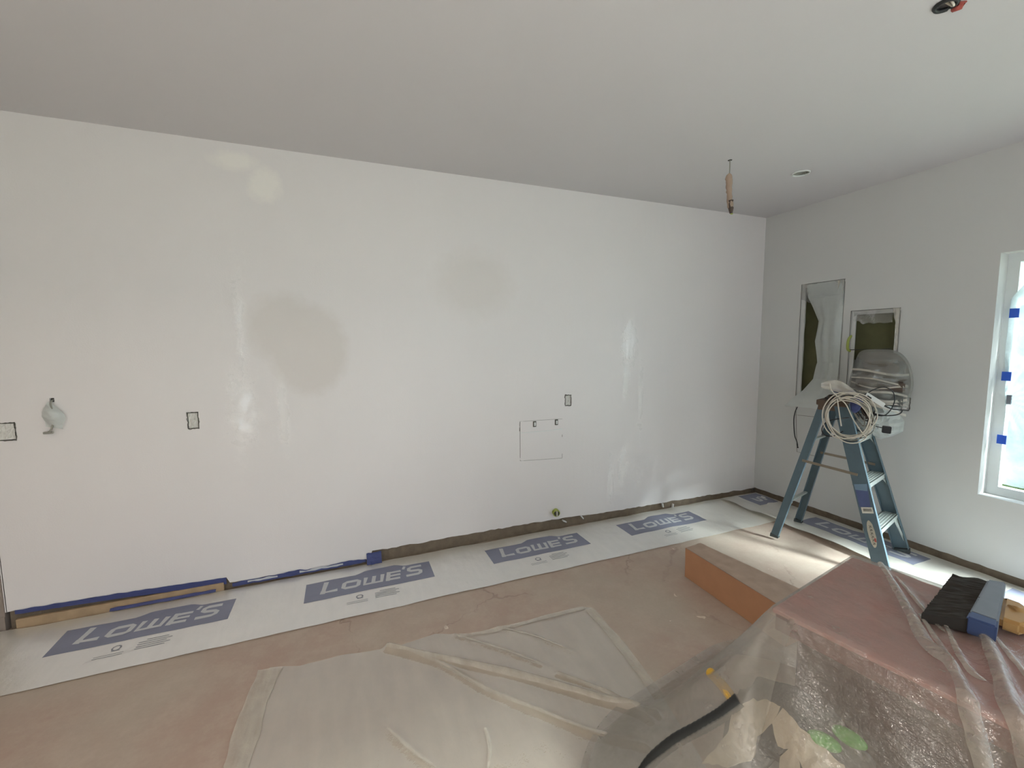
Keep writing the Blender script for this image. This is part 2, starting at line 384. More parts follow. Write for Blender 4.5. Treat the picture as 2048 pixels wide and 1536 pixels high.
bm = BM(); grid(bm, 3, 120, lambda s, t: (.016+.012*nz(t*2.5, s*3, 4, s=9), -2.23*t, .13*s)); struct(obj('trim_3', bm, 'gap'))
# left and rear walls (behind the camera)
bm = BM(); box(bm, (XL-.1, YR, 0), (XL, .3, H)); struct(obj('wall_left', bm, 'wall2'))
bm = BM(); holed(bm, [XL, .3], [0, H], REAR, lambda u, z, d: (u, YR-d, z), .16); struct(obj('wall_rear', bm, 'wall2'))
def win_frame(name, a, b, z0, z1, P, d0, d1, wdt=.05, mull=None):
    bm = BM()
    def bx_(u0, u1, q0, q1):
        p, r = P(u0, q0, d0), P(u1, q1, d1); box(bm, [min(x, y) for x, y in zip(p, r)], [max(x, y) for x, y in zip(p, r)])
    bx_(a, a+wdt, z0, z1); bx_(b-wdt, b, z0, z1); bx_(a+wdt, b-wdt, z0, z0+wdt); bx_(a+wdt, b-wdt, z1-wdt, z1)
    for mx in (mull or []): bx_(mx-.02, mx+.02, z0+wdt, z1-wdt)
    o = struct(obj(name, bm, 'vinyl'))
    bm = BM(); dm = (d0+d1)/2
    bm.faces.new([bm.verts.new(P(*q, dm)) for q in ((a+wdt, z0+wdt), (b-wdt, z0+wdt), (b-wdt, z1-wdt), (a+wdt, z1-wdt))])
    pn = obj('pane', bm, 'glass', o); return o
w1 = win_frame('window_1', *WIN1, PR, .10, .15, .055)
bm = BM(); box(bm, (.075, -1.722, 1.135), (.10, -1.700, 1.195), bev=.003); obj('latch', bm, 'greytape', w1)
win_frame('door_1', *DOOR, PR, .08, .14, .07, [(DOOR[0]+DOOR[1])/2])
for i, q in enumerate(REAR): win_frame('window_%d' % (i+2), *q, lambda u, z, d: (u, YR-d, z), .06, .12, .035, [(q[0]+q[1])/2] if q[1]-q[0] > 1 else None)
# outdoors
bm = BM(); grid(bm, 20, 20, lambda s, t: (.3+30*s, -25+40*t, -.25+.2*nz(s*30, t*40, s=.5))); g = obj('ground', bm, 'grass'); struct(g)
def hedge(c, r, label):
    bm = BM(); vs = ico(bm, c, r, 4)
    for v in vs: v.co += (v.co-Vector(c))*.28*nz(*v.co, s=3.5)
    tag(obj('garden_shrub', bm, 'leaf'), label, 'shrub')
hedge((3.2, -.9, .7), (1.1, 1.3, 1.2), 'green shrub outside, seen through the taped film on the window')

# ---------------------------------------------------------------- floor protection film with its print
def ribbon(bm, pts, wd, F, close=False):
    """flat stroke of width wd along pts (u, v), laid on the surface F(u, v)"""
    n = len(pts); P = []
    for i, (x, y) in enumerate(pts):
        a = pts[i-1] if (i or close) else (x, y); b = pts[(i+1) % n] if (i < n-1 or close) else (x, y)
        dx, dy = b[0]-a[0], b[1]-a[1]; L = math.hypot(dx, dy) or 1
        k = wd/2
        P.append(((x-dy/L*k, y+dx/L*k), (x+dy/L*k, y-dx/L*k)))
    for i in range(n if close else n-1):
        A, B = P[i], P[(i+1) % n]
        m = max(1, int(math.hypot(A[0][0]-B[0][0], A[0][1]-B[0][1])/.02))
        for j in range(m):
            q = [(A[0][0]+(B[0][0]-A[0][0])*t, A[0][1]+(B[0][1]-A[0][1])*t) for t in (j/m, (j+1)/m)]
            r = [(A[1][0]+(B[1][0]-A[1][0])*t, A[1][1]+(B[1][1]-A[1][1])*t) for t in (j/m, (j+1)/m)]
            f = bm.faces.new([bm.verts.new(F(*c)) for c in (q[0], r[0], r[1], q[1])])
    bm.normal_update()
def logo_letters(bm, F):
    T = .030
    def st(x, pts, T=T, close=False, h=.115, y0=.062, tw=.12):
        ribbon(bm, [(x+u+.16*v*h/.115*.115, y0+v*h) for u, v in pts], T, F, close)
    st(.085, [(.015, 1.14), (.015, .13), (.10, .13)])
    st(.085, [(.015, .30), (.015, -.0)])
    st(.205, [(.028, .13), (.088, .13), (.103, .24), (.103, .74), (.088, .85), (.028, .85), (.013, .74), (.013, .24)], .026, True, .095)
    st(.335, [(.012, 1), (.012, .13), (.118, .13), (.118, 1)], .026, False, .095)
    st(.335, [(.065, 1), (.065, .1)], .024, False, .095)
    st(.480, [(.013, 1.02), (.013, -.02)], .026, False, .105)
    for v in (.12, .5, .88): st(.480, [(.0, v), (.092, v)], .022, False, .105)
    st(.585, [(.010, 1.22), (.002, .92)], .018)
    st(.612, [(.098, .98), (.030, .98), (.014, .88), (.014, .68), (.03, .58), (.078, .52), (.094, .42), (.094, .22), (.078, .12), (.0, .12)], .026)
def printed_logo(F, parent, clip=None, small=True):
    bm = BM(); cols = 40; rows = 8
    def top(u):
        if u < .30: return .215
        if u < .36: return .215+.03*(u-.30)/.06
        if u < .56: return .245
        if u < .62: return .245-.03*(u-.56)/.06
        return .215
    vs = [[bm.verts.new(F(.79*i/cols, top(.79*i/cols)*j/rows, .0008)) for j in range(rows+1)] for i in range(cols+1)]
    for i in range(cols):
        for j in range(rows): bm.faces.new((vs[i][j], vs[i+1][j], vs[i+1][j+1], vs[i][j+1]))
    o = obj('printed_logo', bm, 'logo', parent); o['label'] = 'faded blue printed store logo'
    bm = BM(); logo_letters(bm, lambda u, v: F(u, v, .0018)); q = obj('lettering', bm, 'letter', o); q['label'] = 'white block lettering'
    if small:
        bm = BM(); G = lambda u, v: F(u, v, .001)
        ribbon(bm, [(.315+.018*math.cos(a), -.055+.018*math.sin(a)) for a in [i*PI/5 for i in range(10)]], .008, G, True)
        ribbon(bm, [(.30, -.075), (.335, -.075)], .006, G)
        for k in range(5): ribbon(bm, [(.405-.03*(k == 0)*-1, -.035-.017*k), (.53+.02*(k % 2), -.035-.017*k)], .0055, G)
        for k in range(2): ribbon(bm, [(.24, -.10-.016*k), (.36, -.10-.016*k)], .004, G)
        obj('small_print', bm, 'print', parent)
def hf_left(x, y):
    e = max(0, 1-abs(y+.03)/.10)
    a = .003+.6*max(0, (x+1.6)/1.6)
    k = .0035+.004*min(1, max(0, (x+2.2)/1.5))
    return .006+k*(nz(x, y, 1, 4)+.5*nz(x, y*2, 3, 11))+.012*e*(.5+.5*nz(x, 5, 0, 3))
def edge_l(x): return -.588+.008*nz(x, 2, 0, 2)
left = thing('floor_protection_film', 'long strip of translucent floor film printed with blue logos along the main wall', 'floor film', (-2.9, -.3, 0))
bm = BM(); grid(bm, 260, 26, lambda a, b: (lambda x: (x, (-.012-.014*nz(x, 9, 0, 5))*(1-b)+edge_l(x)*b, hf_left(x, -.012*(1-b)-.588*b)))(-6.4+6.15*a))
obj('film', bm, 'board', left, True)
for k, x0 in enumerate((-5.33, -4.152, -2.945, -1.775)):
    y0 = -.345
    def F(u, v, d=0, x0=x0): x, y = x0+u, y0+v; return (x, y, hf_left(x, y)+d)
    printed_logo(F, left)
def hf_right(x, y):
    lift = 0
    for (c, s_, a) in ((-1.08, .30, .030), (-.55, .16, .030), (-.20, .12, .022)):
        lift += a*math.exp(-((y-c)/s_)**2)
    e = min(1, max(0, (-x-.25)/.26))**2
    return .017+.004*nz(x, y, 7, 4)+.004*nz(x, y, 3, 9)+lift*e
def xr(a, y): return -.014-(.486+.018*nz(1, y, 0, 1.7))*a
right = thing('floor_protection_film', 'curled-edged strip of translucent floor film running under the ladder along the window wall', 'floor film', (-.25, -1.5, 0))
bm = BM(); grid(bm, 26, 220, lambda a, b: (lambda y: (xr(a, y), y, hf_right(xr(a, y), y)))(-.035-2.9*b))
obj('film', bm, 'board', right, True)
for y0 in (-.68, -1.865):
    def F(u, v, d=0, y0=y0): x, y = -.30+v, y0-u; return (x, y, hf_right(x, y)+d)
    printed_logo(F, right, small=False)
# the end of the logo before it, cut off at the corner of the room
bm = BM()
def FS(u, v, d=0): x, y = -.285+v, -.055-u; return (x, y, hf_right(x, y)+d)
ribbon(bm, [(.0, .125), (.245, .125)], .245, lambda u, v: FS(u, v, .0009))
o = obj('printed_logo', bm, 'logo', right); o['label'] = 'cut-off end of a blue printed logo'
bm = BM(); ribbon(bm, [(.075+u, .07+v*.115) for u, v in [(.098, .98), (.030, .98), (.014, .88), (.014, .68), (.03, .58), (.078, .52), (.094, .42), (.094, .22), (.078, .12), (.0, .12)]], .028, lambda u, v: FS(u, v, .002))
obj('lettering', bm, 'letter', o)

# ---------------------------------------------------------------- tape and sill at the foot of the main wall
bm = BM()
def strip(x0, x1, zt, zb, n, y, amp=.004):
    grid(bm, n, 2, lambda a, b: (lambda x: (x, y-.001*nz(x, b*3, 0, 30), zt(x)*(1-b)+zb(x)*b+amp*nz(x, b*5, 1, 22)))(x0+(x1-x0)*a))
strip(-5.60, -4.615, lambda x: pz(x)+.004, lambda x: pz(x)-.020-.018*(x+5.6), 60, -.003)
tag(obj('masking_tape', bm, 'tape'), 'strip of bright blue painters tape along the bottom left end of the main wall', 'tape')
bm = BM(); strip(-4.585, -3.78, lambda x: .050+.010*nz(x, 1, 1, 6), lambda x: .022, 50, -.004, .007)
tag(obj('masking_tape', bm, 'tape'), 'blue tape half covered with dried paint, along the wall foot between the first two logos', 'tape')
bm = BM()
for x0, x1 in ((-4.50, -4.33), (-4.20, -3.93)): strip(x0, x1, lambda x: .046+.014*nz(x, 6, 1, 8), lambda x: .034, 14, -.007, .008)
tag(obj('paint_flake', bm, 'paint_smear'), 'dried white paint skin peeling over the blue tape at the wall foot', 'paint')
bm = BM(); box(bm, (-5.60, -.008, .0), (-4.63, .012, .062), bev=.004)
for v in bm.verts: v.co.z += .006*nz(v.co.x, 0, 0, 9)
struct(obj('baseboard_left', bm, 'osb'))
bm = BM(); grid(bm, 40, 2, lambda a, b: (lambda x: (x, -.016-.012*b, .034-.014*b+.004*nz(x, b, 0, 17)))(-5.19+.52*a))
tag(obj('masking_tape', bm, 'tape'), 'loose thin length of dark blue tape lying on the sill above the first logo', 'tape')
bm = BM(); grid(bm, 8, 8, lambda a, b: (-3.775+.10*a, -.005-.035*b*b, .085-.07*b+.006*nz(a, b, 0, 4)))
tag(obj('masking_tape', bm, 'tape'), 'short torn scrap of blue tape where the wall bottom steps up, above the second logo', 'tape')
for i, (x, z, lab) in enumerate(((-2.20, .062, 'beside the pipe stub'), (-2.03, .070, 'second right of the stub'), (-1.17, .045, 'above the fourth logo'), (-1.05, .020, 'nearest the corner'))):
    bm = BM(); box(bm, (x-.020, -.012, z-.006), (x+.020, .010, z+.004), Matrix.Translation((x, 0, z)) @ Matrix.Rotation(.5+.4*i, 4, 'Y') @ Matrix.Translation((-x, 0, -z)), .002)
    tag(obj('plaster_chip', bm, 'white_pl'), 'white plaster chip in the gap under the main wall, '+lab, 'chip', 'plaster chips in the wall gap')

# ---------------------------------------------------------------- openings and marks on the main wall
def rough_loop(bm, u0, u1, z0, z1, P, r, amp, n=36, seed=0):
    pts = []
    for i in range(n):
        t = i/n*4; k = int(t); f = t-k
        u, z = [(u0+(u1-u0)*f, z0), (u1, z0+(z1-z0)*f), (u1-(u1-u0)*f, z1), (u0, z1-(z1-z0)*f)][k]
        pts.append(P(u+amp*nz(u, z, seed, 60), z+amp*nz(u, z, seed+9, 60), -.001))
    tube(bm, pts, [r*(.55+.6*abs(nz(i, seed, 0, .7))) for i in range(n)], 5, True)
def outlet_box(b, P, label, seed, loc):
    t = thing('outlet_box', label, 'outlet box', loc)
    u0, u1, z0, z1 = b[:4]
    bm = BM()
    c = [P(u, z, d) for u, z, d in ((u0, z0, .045), (u1, z0, .045), (u1, z1, .045), (u0, z1, .045))]
    bm.faces.new([bm.verts.new(q) for q in c]); obj('back_plate', bm, 'dark', t)
    bm = BM(); grid(bm, 12, 12, lambda a, b_: P(u0+.004+(u1-u0-.008)*a, z0+.005+(z1-z0-.010)*b_, .002+.006*nz(a, b_, seed, 3.5)+.004*nz(a, b_, seed+4, 9)))
    obj('plastic_cover', bm, 'coverw', t)
    bm = BM(); rough_loop(bm, u0, u1, z0, z1, P, .0032, .006, 40, seed); obj('ragged_rim', bm, 'gapline', t)
    return t
outlet_box(boxes[0], PW, 'masked outlet box cut into the main wall at the far left edge of the picture', 3, (-5.55, 0, 1.1))
outlet_box(boxes[1], PW, 'masked outlet box in the main wall, above the first printed logo', 11, (-4.72, 0, 1.1))
outlet_box(boxes[2], PW, 'small masked outlet box in the main wall, just above right of the square cut panel', 23, (-2.17, 0, 1.08))
# wire pigtail hanging from a hole
t = thing('wire_pigtail', 'plastic-wrapped wire end hanging from a small dark hole near the left of the main wall', 'wire', (-5.352, 0, 1.26))
bm = BM(); bmesh.ops.create_circle(bm, cap_ends=True, radius=.013, segments=16, matrix=Matrix.Translation((-5.352, .012, 1.261)) @ Matrix.Rotation(PI/2, 4, 'X')); obj('hole', bm, 'dark', t)
bm = BM(); tube(bm, smooth_pts([(-5.352, .01, 1.262), (-5.35, -.02, 1.245), (-5.338, -.032, 1.19), (-5.344, -.03, 1.14), (-5.358, -.025, 1.10), (-5.375, -.02, 1.089)]), .0045, 7); obj('wire', bm, 'cable_g', t, True)
bm = BM()
grid(bm, 10, 20, lambda a, b: (-5.352+(a-.42)*(.02+.075*math.sin(min(1, b*1.25)*2.4)), -.018-.03*math.sin(a*PI)*math.sin(b*PI)-.008*nz(a, b*2, 4, 4), 1.255-.135*b-.02*a))
obj('plastic_wrap', bm, 'bagw', t, True)
bm = BM(); box(bm, (-5.392, -.028, 1.080), (-5.352, -.012, 1.092), bev=.003); obj('wire_end', bm, 'cable_g', t)
# square cut panel
t = thing('access_panel', 'square panel outline cut into the main wall with two small clips along its top', 'panel', (-2.41, 0, .77))
bm = BM()
for a, b, r in (((-2.597, .620), (-2.597, .937), .0020), ((-2.597, .620), (-2.222, .603), .0013), ((-2.597, .937), (-2.222, .931), .0012), ((-2.222, .603), (-2.222, .64), .0018), ((-2.222, .78), (-2.222, .80), .002)):
    n = 10; tube(bm, [(a[0]+(b[0]-a[0])*i/n+.001*nz(i, r*900), .0005, a[1]+(b[1]-a[1])*i/n+.001*nz(i, 5)) for i in range(n+1)], r, 5)
tube(bm, [(-2.597, 0, .93), (-2.600, 0, .86)], .0032, 5)
obj('cut_line', bm, 'gapline', t)
bm = BM(); box(bm, (-2.594, -.004, .842), (-2.224, .001, .846)); box(bm, (-2.30, -.005, .846), (-2.224, .001, .850)); obj('ridge', bm, 'white_pl', t)
for x in (-2.472, -2.277):
    bm = BM(); box(bm, (x-.013, -.008, .885), (x+.013, .002, .930), bev=.002); k = obj('clip', bm, 'gapline', t)
    bm = BM(); box(bm, (x-.007, -.011, .893), (x+.008, -.004, .922), bev=.002); obj('clip_plate', bm, 'white_pl', k)
# pipe stub
t = thing('pipe_stub', 'capped yellow-green pipe stub poking out low on the main wall above the third logo', 'pipe', (-2.285, 0, .15))
bm = BM(); tube(bm, [(-2.285, .0, .155), (-2.29, -.035, .155)], .030, 20); obj('pipe', bm, 'lime', t)
bm = BM(); tube(bm, [(-2.29, -.034, .155), (-2.291, -.042, .155)], .022, 16); obj('pipe_mouth', bm, 'dark', t)
bm = BM(); box(bm, (-2.299, -.050, .132), (-2.283, -.030, .178), bev=.004); obj('cap_lever', bm, 'label_worn', t)

# ---------------------------------------------------------------- ceiling fittings
t = thing('recessed_light', 'small round recessed light in the ceiling near the corner', 'ceiling light', (-.785, -.88, H))
bm = BM(); tube(bm, [(-.785+.052*math.cos(a), -.88+.052*math.sin(a), H-.002) for a in [i*PI/14 for i in range(28)]], .006, 6, True); obj('trim_ring', bm, 'white_pl', t, True)
bm = BM(); tube(bm, [(-.785, -.88, H+.001), (-.785, -.88, H+.09)], [.050, .046], 28, cap=False); obj('can', bm, 'cable_g', t, True)
bm = BM(); tube(bm, [(-.780, -.875, H+.01), (-.785, -.88, H+.06)], [.028, .02], 18); obj('bulb', bm, 'white_pl', t, True)
for (cx_, cy_, r_) in ((-1.822, -2.112, .034),):
  bm = BM(); n = 32
  for i in range(n):
    a0, a1 = i*2*PI/n, (i+1)*2*PI/n
    def sq2(a): c, s_ = math.cos(a), math.sin(a); k = r_/max(abs(c), abs(s_)); return (cx_+c*k, cy_+s_*k, H)
    bm.faces.new([bm.verts.new(q) for q in ((cx_+.031*math.cos(a0), cy_+.031*math.sin(a0), H), sq2(a0), sq2(a1), (cx_+.031*math.cos(a1), cy_+.031*math.sin(a1), H))])
  struct(obj('trim_4', bm, 'ceil'))
bm = BM()                                     # ceiling around the round can: fills the square cut
n = 32
for i in range(n):
    a0, a1 = i*2*PI/n, (i+1)*2*PI/n
    def sq(a):
        c, s_ = math.cos(a), math.sin(a); k = .052/max(abs(c), abs(s_)); return (-.785+c*k, -.88+s_*k, H)
    f = bm.faces.new([bm.verts.new(q) for q in ((-.785+.050*math.cos(a0), -.88+.050*math.sin(a0), H), sq(a0), sq(a1), (-.785+.050*math.cos(a1), -.88+.050*math.sin(a1), H))])
obj('collar', bm, 'ceil', t)
t = thing('hanging_wire', 'taped bundle of wires hanging from a small hole in the ceiling near the corner', 'wire', (-1.446, -.862, H))
bm = BM(); bmesh.ops.create_circle(bm, cap_ends=True, radius=.014, segments=14, matrix=Matrix.Translation((-1.446, -.862, H-.0015))); obj('hole', bm, 'dark', t)
bm = BM(); tube(bm, smooth_pts([(-1.446, -.862, H), (-1.445, -.862, 2.68), (-1.452, -.866, 2.63), (-1.450, -.862, 2.58), (-1.452, -.87, 2.52), (-1.443, -.875, 2.47)]), .0035, 6); obj('cable', bm, 'cable_g', t, True)
bm = BM(); tube(bm, smooth_pts([(-1.449, -.864, 2.655), (-1.450, -.864, 2.61), (-1.449, -.866, 2.55), (-1.442, -.868, 2.49), (-1.438, -.87, 2.44), (-1.436, -.872, 2.405)], 5), [.006, .012, .018, .021, .022, .021, .020, .019, .019, .018, .017, .016, .015, .015, .016, .017, .018, .018, .018, .017, .016, .014, .012, .010, .008, .005], 8)
for v in bm.verts: v.co += Vector((nz(*v.co, 60), nz(v.co.y, v.co.z, v.co.x, 60), 0))*.006
o = obj('tape_wrap', bm, 'cardtop', t, True); o['label'] = 'beige masking tape wrapping'
bm = BM(); tube(bm, [(-1.440, -.874, 2.48), (-1.437, -.876, 2.43), (-1.432, -.874, 2.398)], [.018, .017, .009], 8); o = obj('brown_end', bm, 'cable_br', t, True)
bm = BM(); tube(bm, [(-1.436, -.874, 2.415), (-1.430, -.874, 2.395), (-1.414, -.868, 2.40)], .006, 6); o = obj('wire_tip', bm, 'lime', t, True)
t = thing('ceiling_junction_box', 'round open junction box with wires at the top right of the ceiling', 'junction box', (-1.80, -2.10, H))
bm = BM(); tube(bm, [(-1.822+.030*math.cos(a), -2.112+.030*math.sin(a), H-.004) for a in [i*PI/10 for i in range(20)]], .0075, 6, True); obj('box_ring', bm, 'black', t, True)
bm = BM(); tube(bm, smooth_pts([(-1.84, -2.12, H+.02), (-1.82, -2.13, H-.01), (-1.80, -2.12, H-.006), (-1.815, -2.10, H+.02)]), .004, 6); obj('wire', bm, 'cable_w', t, True)
bm = BM(); tube(bm, [(-1.782, -2.142, H-.002), (-1.775, -2.13, H-.010), (-1.77, -2.11, H-.002)], .011, 8); obj('wire_nut', bm, 'redink', t, True)

# ---------------------------------------------------------------- window masking film and tape
t = thing('window_masking_film', 'wrinkled clear plastic taped over the window', 'masking film', (.095, -1.9, 1.2))
y0, y1 = -1.672, WIN1[0]+.03
def fz(a, b):
    y = y0+(y1-y0)*a
    ztop = 1.80+(-(y-y0))*1.4*0+.10*min(1, a*6)+.14*a; z = .612*(1-b)+min(1.98, ztop)*b
    dx, dz = a*.5, z-1.165
    ang = math.atan2(dz, dx+.02); r = math.hypot(dx, dz)
    return (.090+.010*math.sin(ang*19+nz(r, ang, 0, 2)*2)*min(1, r*4+.2)*max(0, 1-r*1.1)+.006*nz(a, z, 2, 7)-.012*math.sin(a*PI), y-(.03 if b < .35 else .03*max(0, 1-(b-.35)*3))*(1-a), z)
bm = BM(); grid(bm, 40, 120, fz); obj('film', bm, 'winfilm', t, True)
for z, y in ((1.715, -1.690), (1.315, -1.683), (.905, -1.690)):
    bm = BM(); box(bm, (.070, y-.030, z-.030), (.076, y+.012, z+.028)); obj('tape_tab', bm, 'tapelit', t)

# ---------------------------------------------------------------- two open wall enclosures on the right wall
def enclosure(b, label, loc):
    t = thing('wall_enclosure', label, 'wall enclosure', loc)
    y0, y1, z0, z1 = b[:4]
    bm = BM(); grid(bm, 12, 30, lambda a, c: (.072+.010*nz(a*3, c*8, 2, 1), y0+(y1-y0)*a, z0+(z1-z0)*c)); o = obj('back_panel', bm, 'olive', t, True); o['label'] = 'dark olive cavity back'
    bm = BM(); m = .032
    for q in ((y0+.002, y0+m, z0, z1), (y1-m, y1-.002, z0, z1), (y0+m, y1-m, z1-m, z1-.002), (y0+m, y1-m, z0, z0+m)): box(bm, (.010, q[0], q[2]), (.02, q[1], q[3]))
    o = obj('inner_flange', bm, 'wall2', t)
    bm = BM(); r = .0022
    tube(bm, [(-.001, y1, z0), (-.001, y1, z1), (-.001, y0, z1)], r, 5); tube(bm, [(-.001, y0, z1-.02), (-.001, y0, z0+.2)], r*.6, 5); obj('cut_line', bm, 'gapline', t)
    return t
e1 = enclosure(rp[0], 'tall narrow open enclosure in the window wall, left of the shorter one', (0, -.565, 1.54))
e2 = enclosure(rp[1], 'shorter open enclosure in the window wall above the wrapped bundle', (0, -.97, 1.42))
bm = BM(); tube(bm, smooth_pts([(.03, -.812, 1.60), (-.004, -.806, 1.57), (-.008, -.800, 1.53), (-.004, -.800, 1.48), (.02, -.81, 1.46)]), .010, 6)
o = obj('cable_sleeve', bm, 'lime', e2, True); o['label'] = 'yellow-green cable sleeve at the edge'
bm = BM(); tube(bm, [(-.006, -.820, 1.475), (-.006, -1.10, 1.485)], .004, 6); obj('rail', bm, 'dark', e2)
t = outlet_box(outlet, PR, 'small masked outlet box in the window wall, right of the ladder', 41, (0, -1.21, 1.08))
t = thing('access_panel', 'faint cut panel outline low in the window wall behind the ladder', 'panel', (0, -.52, .75))
bm = BM()
for a, b in (((-.392, .95), (-.425, .53)), ((-.385, .87), (-.66, .885)), ((-.425, .53), (-.66, .53))): tube(bm, [(-.0005, a[0]+(b[0]-a[0])*i/8, a[1]+(b[1]-a[1])*i/8) for i in range(9)], .0016, 5)
obj('cut_line', bm, 'gapline', t)
# plastic hanging out of the tall enclosure down to the ladder top
def lerp(tab, v):
    for (a, *x), (b, *y) in zip(tab, tab[1:]):
        if a <= v <= b: k = (v-a)/(b-a); k = k*k*(3-2*k); return [p+(q-p)*k for p, q in zip(x, y)]
    return list(tab[-1][1:])
TAB = [(0, -.430, -.742, 2.052, -.003), (.12, -.455, -.744, 1.93, -.004), (.2, -.50, -.745, 1.84, -.006), (.30, -.560, -.745, 1.72, -.012), (.45, -.548, -.748, 1.55, -.02), (.62, -.570, -.752, 1.36, -.03),
       (.75, -.560, -.76, 1.22, -.05), (.85, -.50, -.79, 1.11, -.09), (.93, -.43, -.84, 1.03, -.13), (1.0, -.385, -.88, .965, -.15)]
def fs(a, b):
    l_, r_, z, x = lerp(TAB, b)
    y = l_+(r_-l_)*a
    bulge = .030*math.sin(a*PI)*math.sin(min(1, b*1.2)*PI)
    fold = .012*math.sin(a*14+b*5+3*nz(a, b, 1, 2))*min(1, b*2)
    return (x-bulge-fold*.6, y+.012*nz(a*2, b*6, 3, 1)*(1-a), z+.02*a*b+.01*nz(a*6, b, 5, 1)*b)
t = thing('masking_sheet', 'translucent plastic sheet hanging from the tall wall enclosure down behind the ladder top', 'plastic sheet', (-.02, -.56, .97))
bm = BM(); grid(bm, 30, 80, fs); obj('sheet', bm, 'bagw', t, True)
bm = BM(); grid(bm, 16, 16, lambda a, b: (-.004-.004*nz(a, b, 1, 5), -.388-.35*a, 2.05-(.13+.15*a)*b*(1+.2*nz(a, 1, 0, 6)))); o = obj('clear_edge', bm, 'wrap', t, True)
bm = BM(); grid(bm, 4, 40, lambda a, b: (-.008-.008*nz(a, b*6, 9, 1), -.695-.045*a, 2.05-.95*b)); obj('folded_edge', bm, 'sheet2', t, True)
t = thing('masking_sheet', 'crumpled clear plastic over the top of the shorter wall enclosure', 'plastic sheet', (-.01, -.97, 1.79))
bm = BM(); grid(bm, 24, 14, lambda a, b: (-.004-.012*nz(a*4, b*2, 6, 1)-.015*b*math.sin(a*PI), -.825-.27*a, 1.785-(.10+.05*nz(a, 0, 3, 4))*b-.0*a)); obj('sheet', bm, 'wrap', t, True)
bm = BM(); grid(bm, 6, 24, lambda a, b: (-.006-.006*nz(a*3, b*5, 2, 1), -1.137+(.016+.06*max(0, .5-b)+.02*nz(b, 2, 0, 5))*a, 1.79-.31*b)); obj('folded_edge', bm, 'sheet2', t, True)

# ---------------------------------------------------------------- wrapped bundle and white bag beside the ladder top
E1 = Vector((.48, -.877, 0)); NN = Vector((-.877, -.48, 0)); ZZ = Vector((0, 0, 1))
def plane(O, kx, kz):
    O = Vector(O)
    return lambda dx, dy, out=0: O+E1*(dx*kx)-ZZ*(dy*kz)+NN*out
B = plane((-.205, -1.134, 1.223), .00284, .00374)       # a vertical plane just off the wall
ring = [(-64, 38), (-60, 0), (-50, -40), (-38, -66), (0, -70), (34, -66), (55, -48), (66, -20), (68, 8), (58, 30), (40, 42), (12, 46), (-20, 44), (-50, 44)]
rs = smooth_pts([(x, y, 0) for x, y in ring], 5, True)
def lump(bm, ringpts, cx, cy, F, depth, crease, nr=9, seed=0, side=1):
    n = len(ringpts); V = []
    for k in range(nr+1):
        s_ = k/nr; row = []
        for q in ringpts:
            x, y = cx+(q.x-cx)*(1-s_), cy+(q.y-cy)*(1-s_)
            d = depth*math.sqrt(max(0, 1-(1-s_)**2.6))
            d += crease*(nz(x*.012, y*.085, seed, 1)+.5*nz(x*.04, y*.2, seed+3, 1))*min(1, s_*4)
            row.append(bm.verts.new(F(x, y, side*d)))
        V.append(row)
    for k in range(nr):
        for i in range(n): bm.faces.new((V[k][i], V[k][(i+1) % n], V[k+1][(i+1) % n], V[k+1][i]))
t = thing('wrapped_bundle', 'bulky dark bundle wrapped in creased clear plastic hanging out of the shorter wall enclosure', 'bundle', (-.22, -1.14, 1.0))
bm = BM(); lump(bm, rs, 2, -5, B, .10, .045, 18, 2); lump(bm, rs, 2, -5, B, .085, .015, 8, 5, -1); obj('plastic_wrap', bm, 'wrap', t, True)
bm = BM(); rin = [Vector((q.x*.93, q.y*.93, 0)) for q in rs]; lump(bm, rin, 2, -5, B, .082, .012, 10, 21); lump(bm, rin, 2, -5, B, .07, .01, 6, 25, -1); obj('dark_padding', bm, 'pad', t, True)
for i, (x0, x1, ya, yb, o0, o1, mt) in enumerate(((-50, 50, -52, -18, -.06, .06, 'greybag'), (-44, 52, -14, 6, -.07, .085, 'cable_br'), (-52, 50, 10, 34, -.06, .09, 'greybag'))):
    bm = BM(); pr = [B(x, y, o) for o in (o0, o1) for x, y in ((x0, ya), (x1, ya+5), (x1, yb+5), (x0, yb))]
    vs = [bm.verts.new(p) for p in pr]
    for f in ((0, 1, 2, 3), (7, 6, 5, 4), (0, 4, 5, 1), (1, 5, 6, 2), (2, 6, 7, 3), (3, 7, 4, 0)): bm.faces.new([vs[j] for j in f])
    bmesh.ops.bevel(bm, geom=list(bm.edges), offset=.012, segments=2, affect='EDGES')
    obj('packed_unit', bm, mt, t)
for k, (ya, yb, am) in enumerate(((20, 40, 5), (4, 18, 4), (30, 50, 4), (-16, -6, 3), (-30, -26, 3), (12, 26, 6), (-6, 4, 5))):      # stretched creases in the wrap
    bm = BM(); grid(bm, 30, 2, lambda a, b: B(-54+112*a, ya+(yb-ya)*a+am*math.sin(a*5+k)+(3+(k % 3))*b, .116*max(.02, math.sin(.15+a*2.8))**.5*(1 if ya > -10 else .93)+.006*(b == 1)))
    obj('crease', bm, 'sheet2', t, True)
t = thing('plastic_bag', 'crumpled white plastic bag hanging under the wrapped bundle, right of the ladder top', 'bag', (-.25, -1.2, .95))
ring = [(-38, 60), (-15, 44), (20, 36), (42, 50), (57, 68), (56, 88), (36, 100), (14, 108), (-10, 103), (-40, 98), (-52, 84)]
rb = [Vector((x, y, 0)) for a, b in zip(ring, ring[1:]+ring[:1]) for x, y in ((a[0], a[1]), ((a[0]+b[0])/2, (a[1]+b[1])/2))]
bm = BM(); lump(bm, rb, 8, 74, B, .10, .055, 5, 12); lump(bm, rb, 8, 74, B, .06, .03, 4, 15, -1); obj('bag', bm, 'bagw', t)
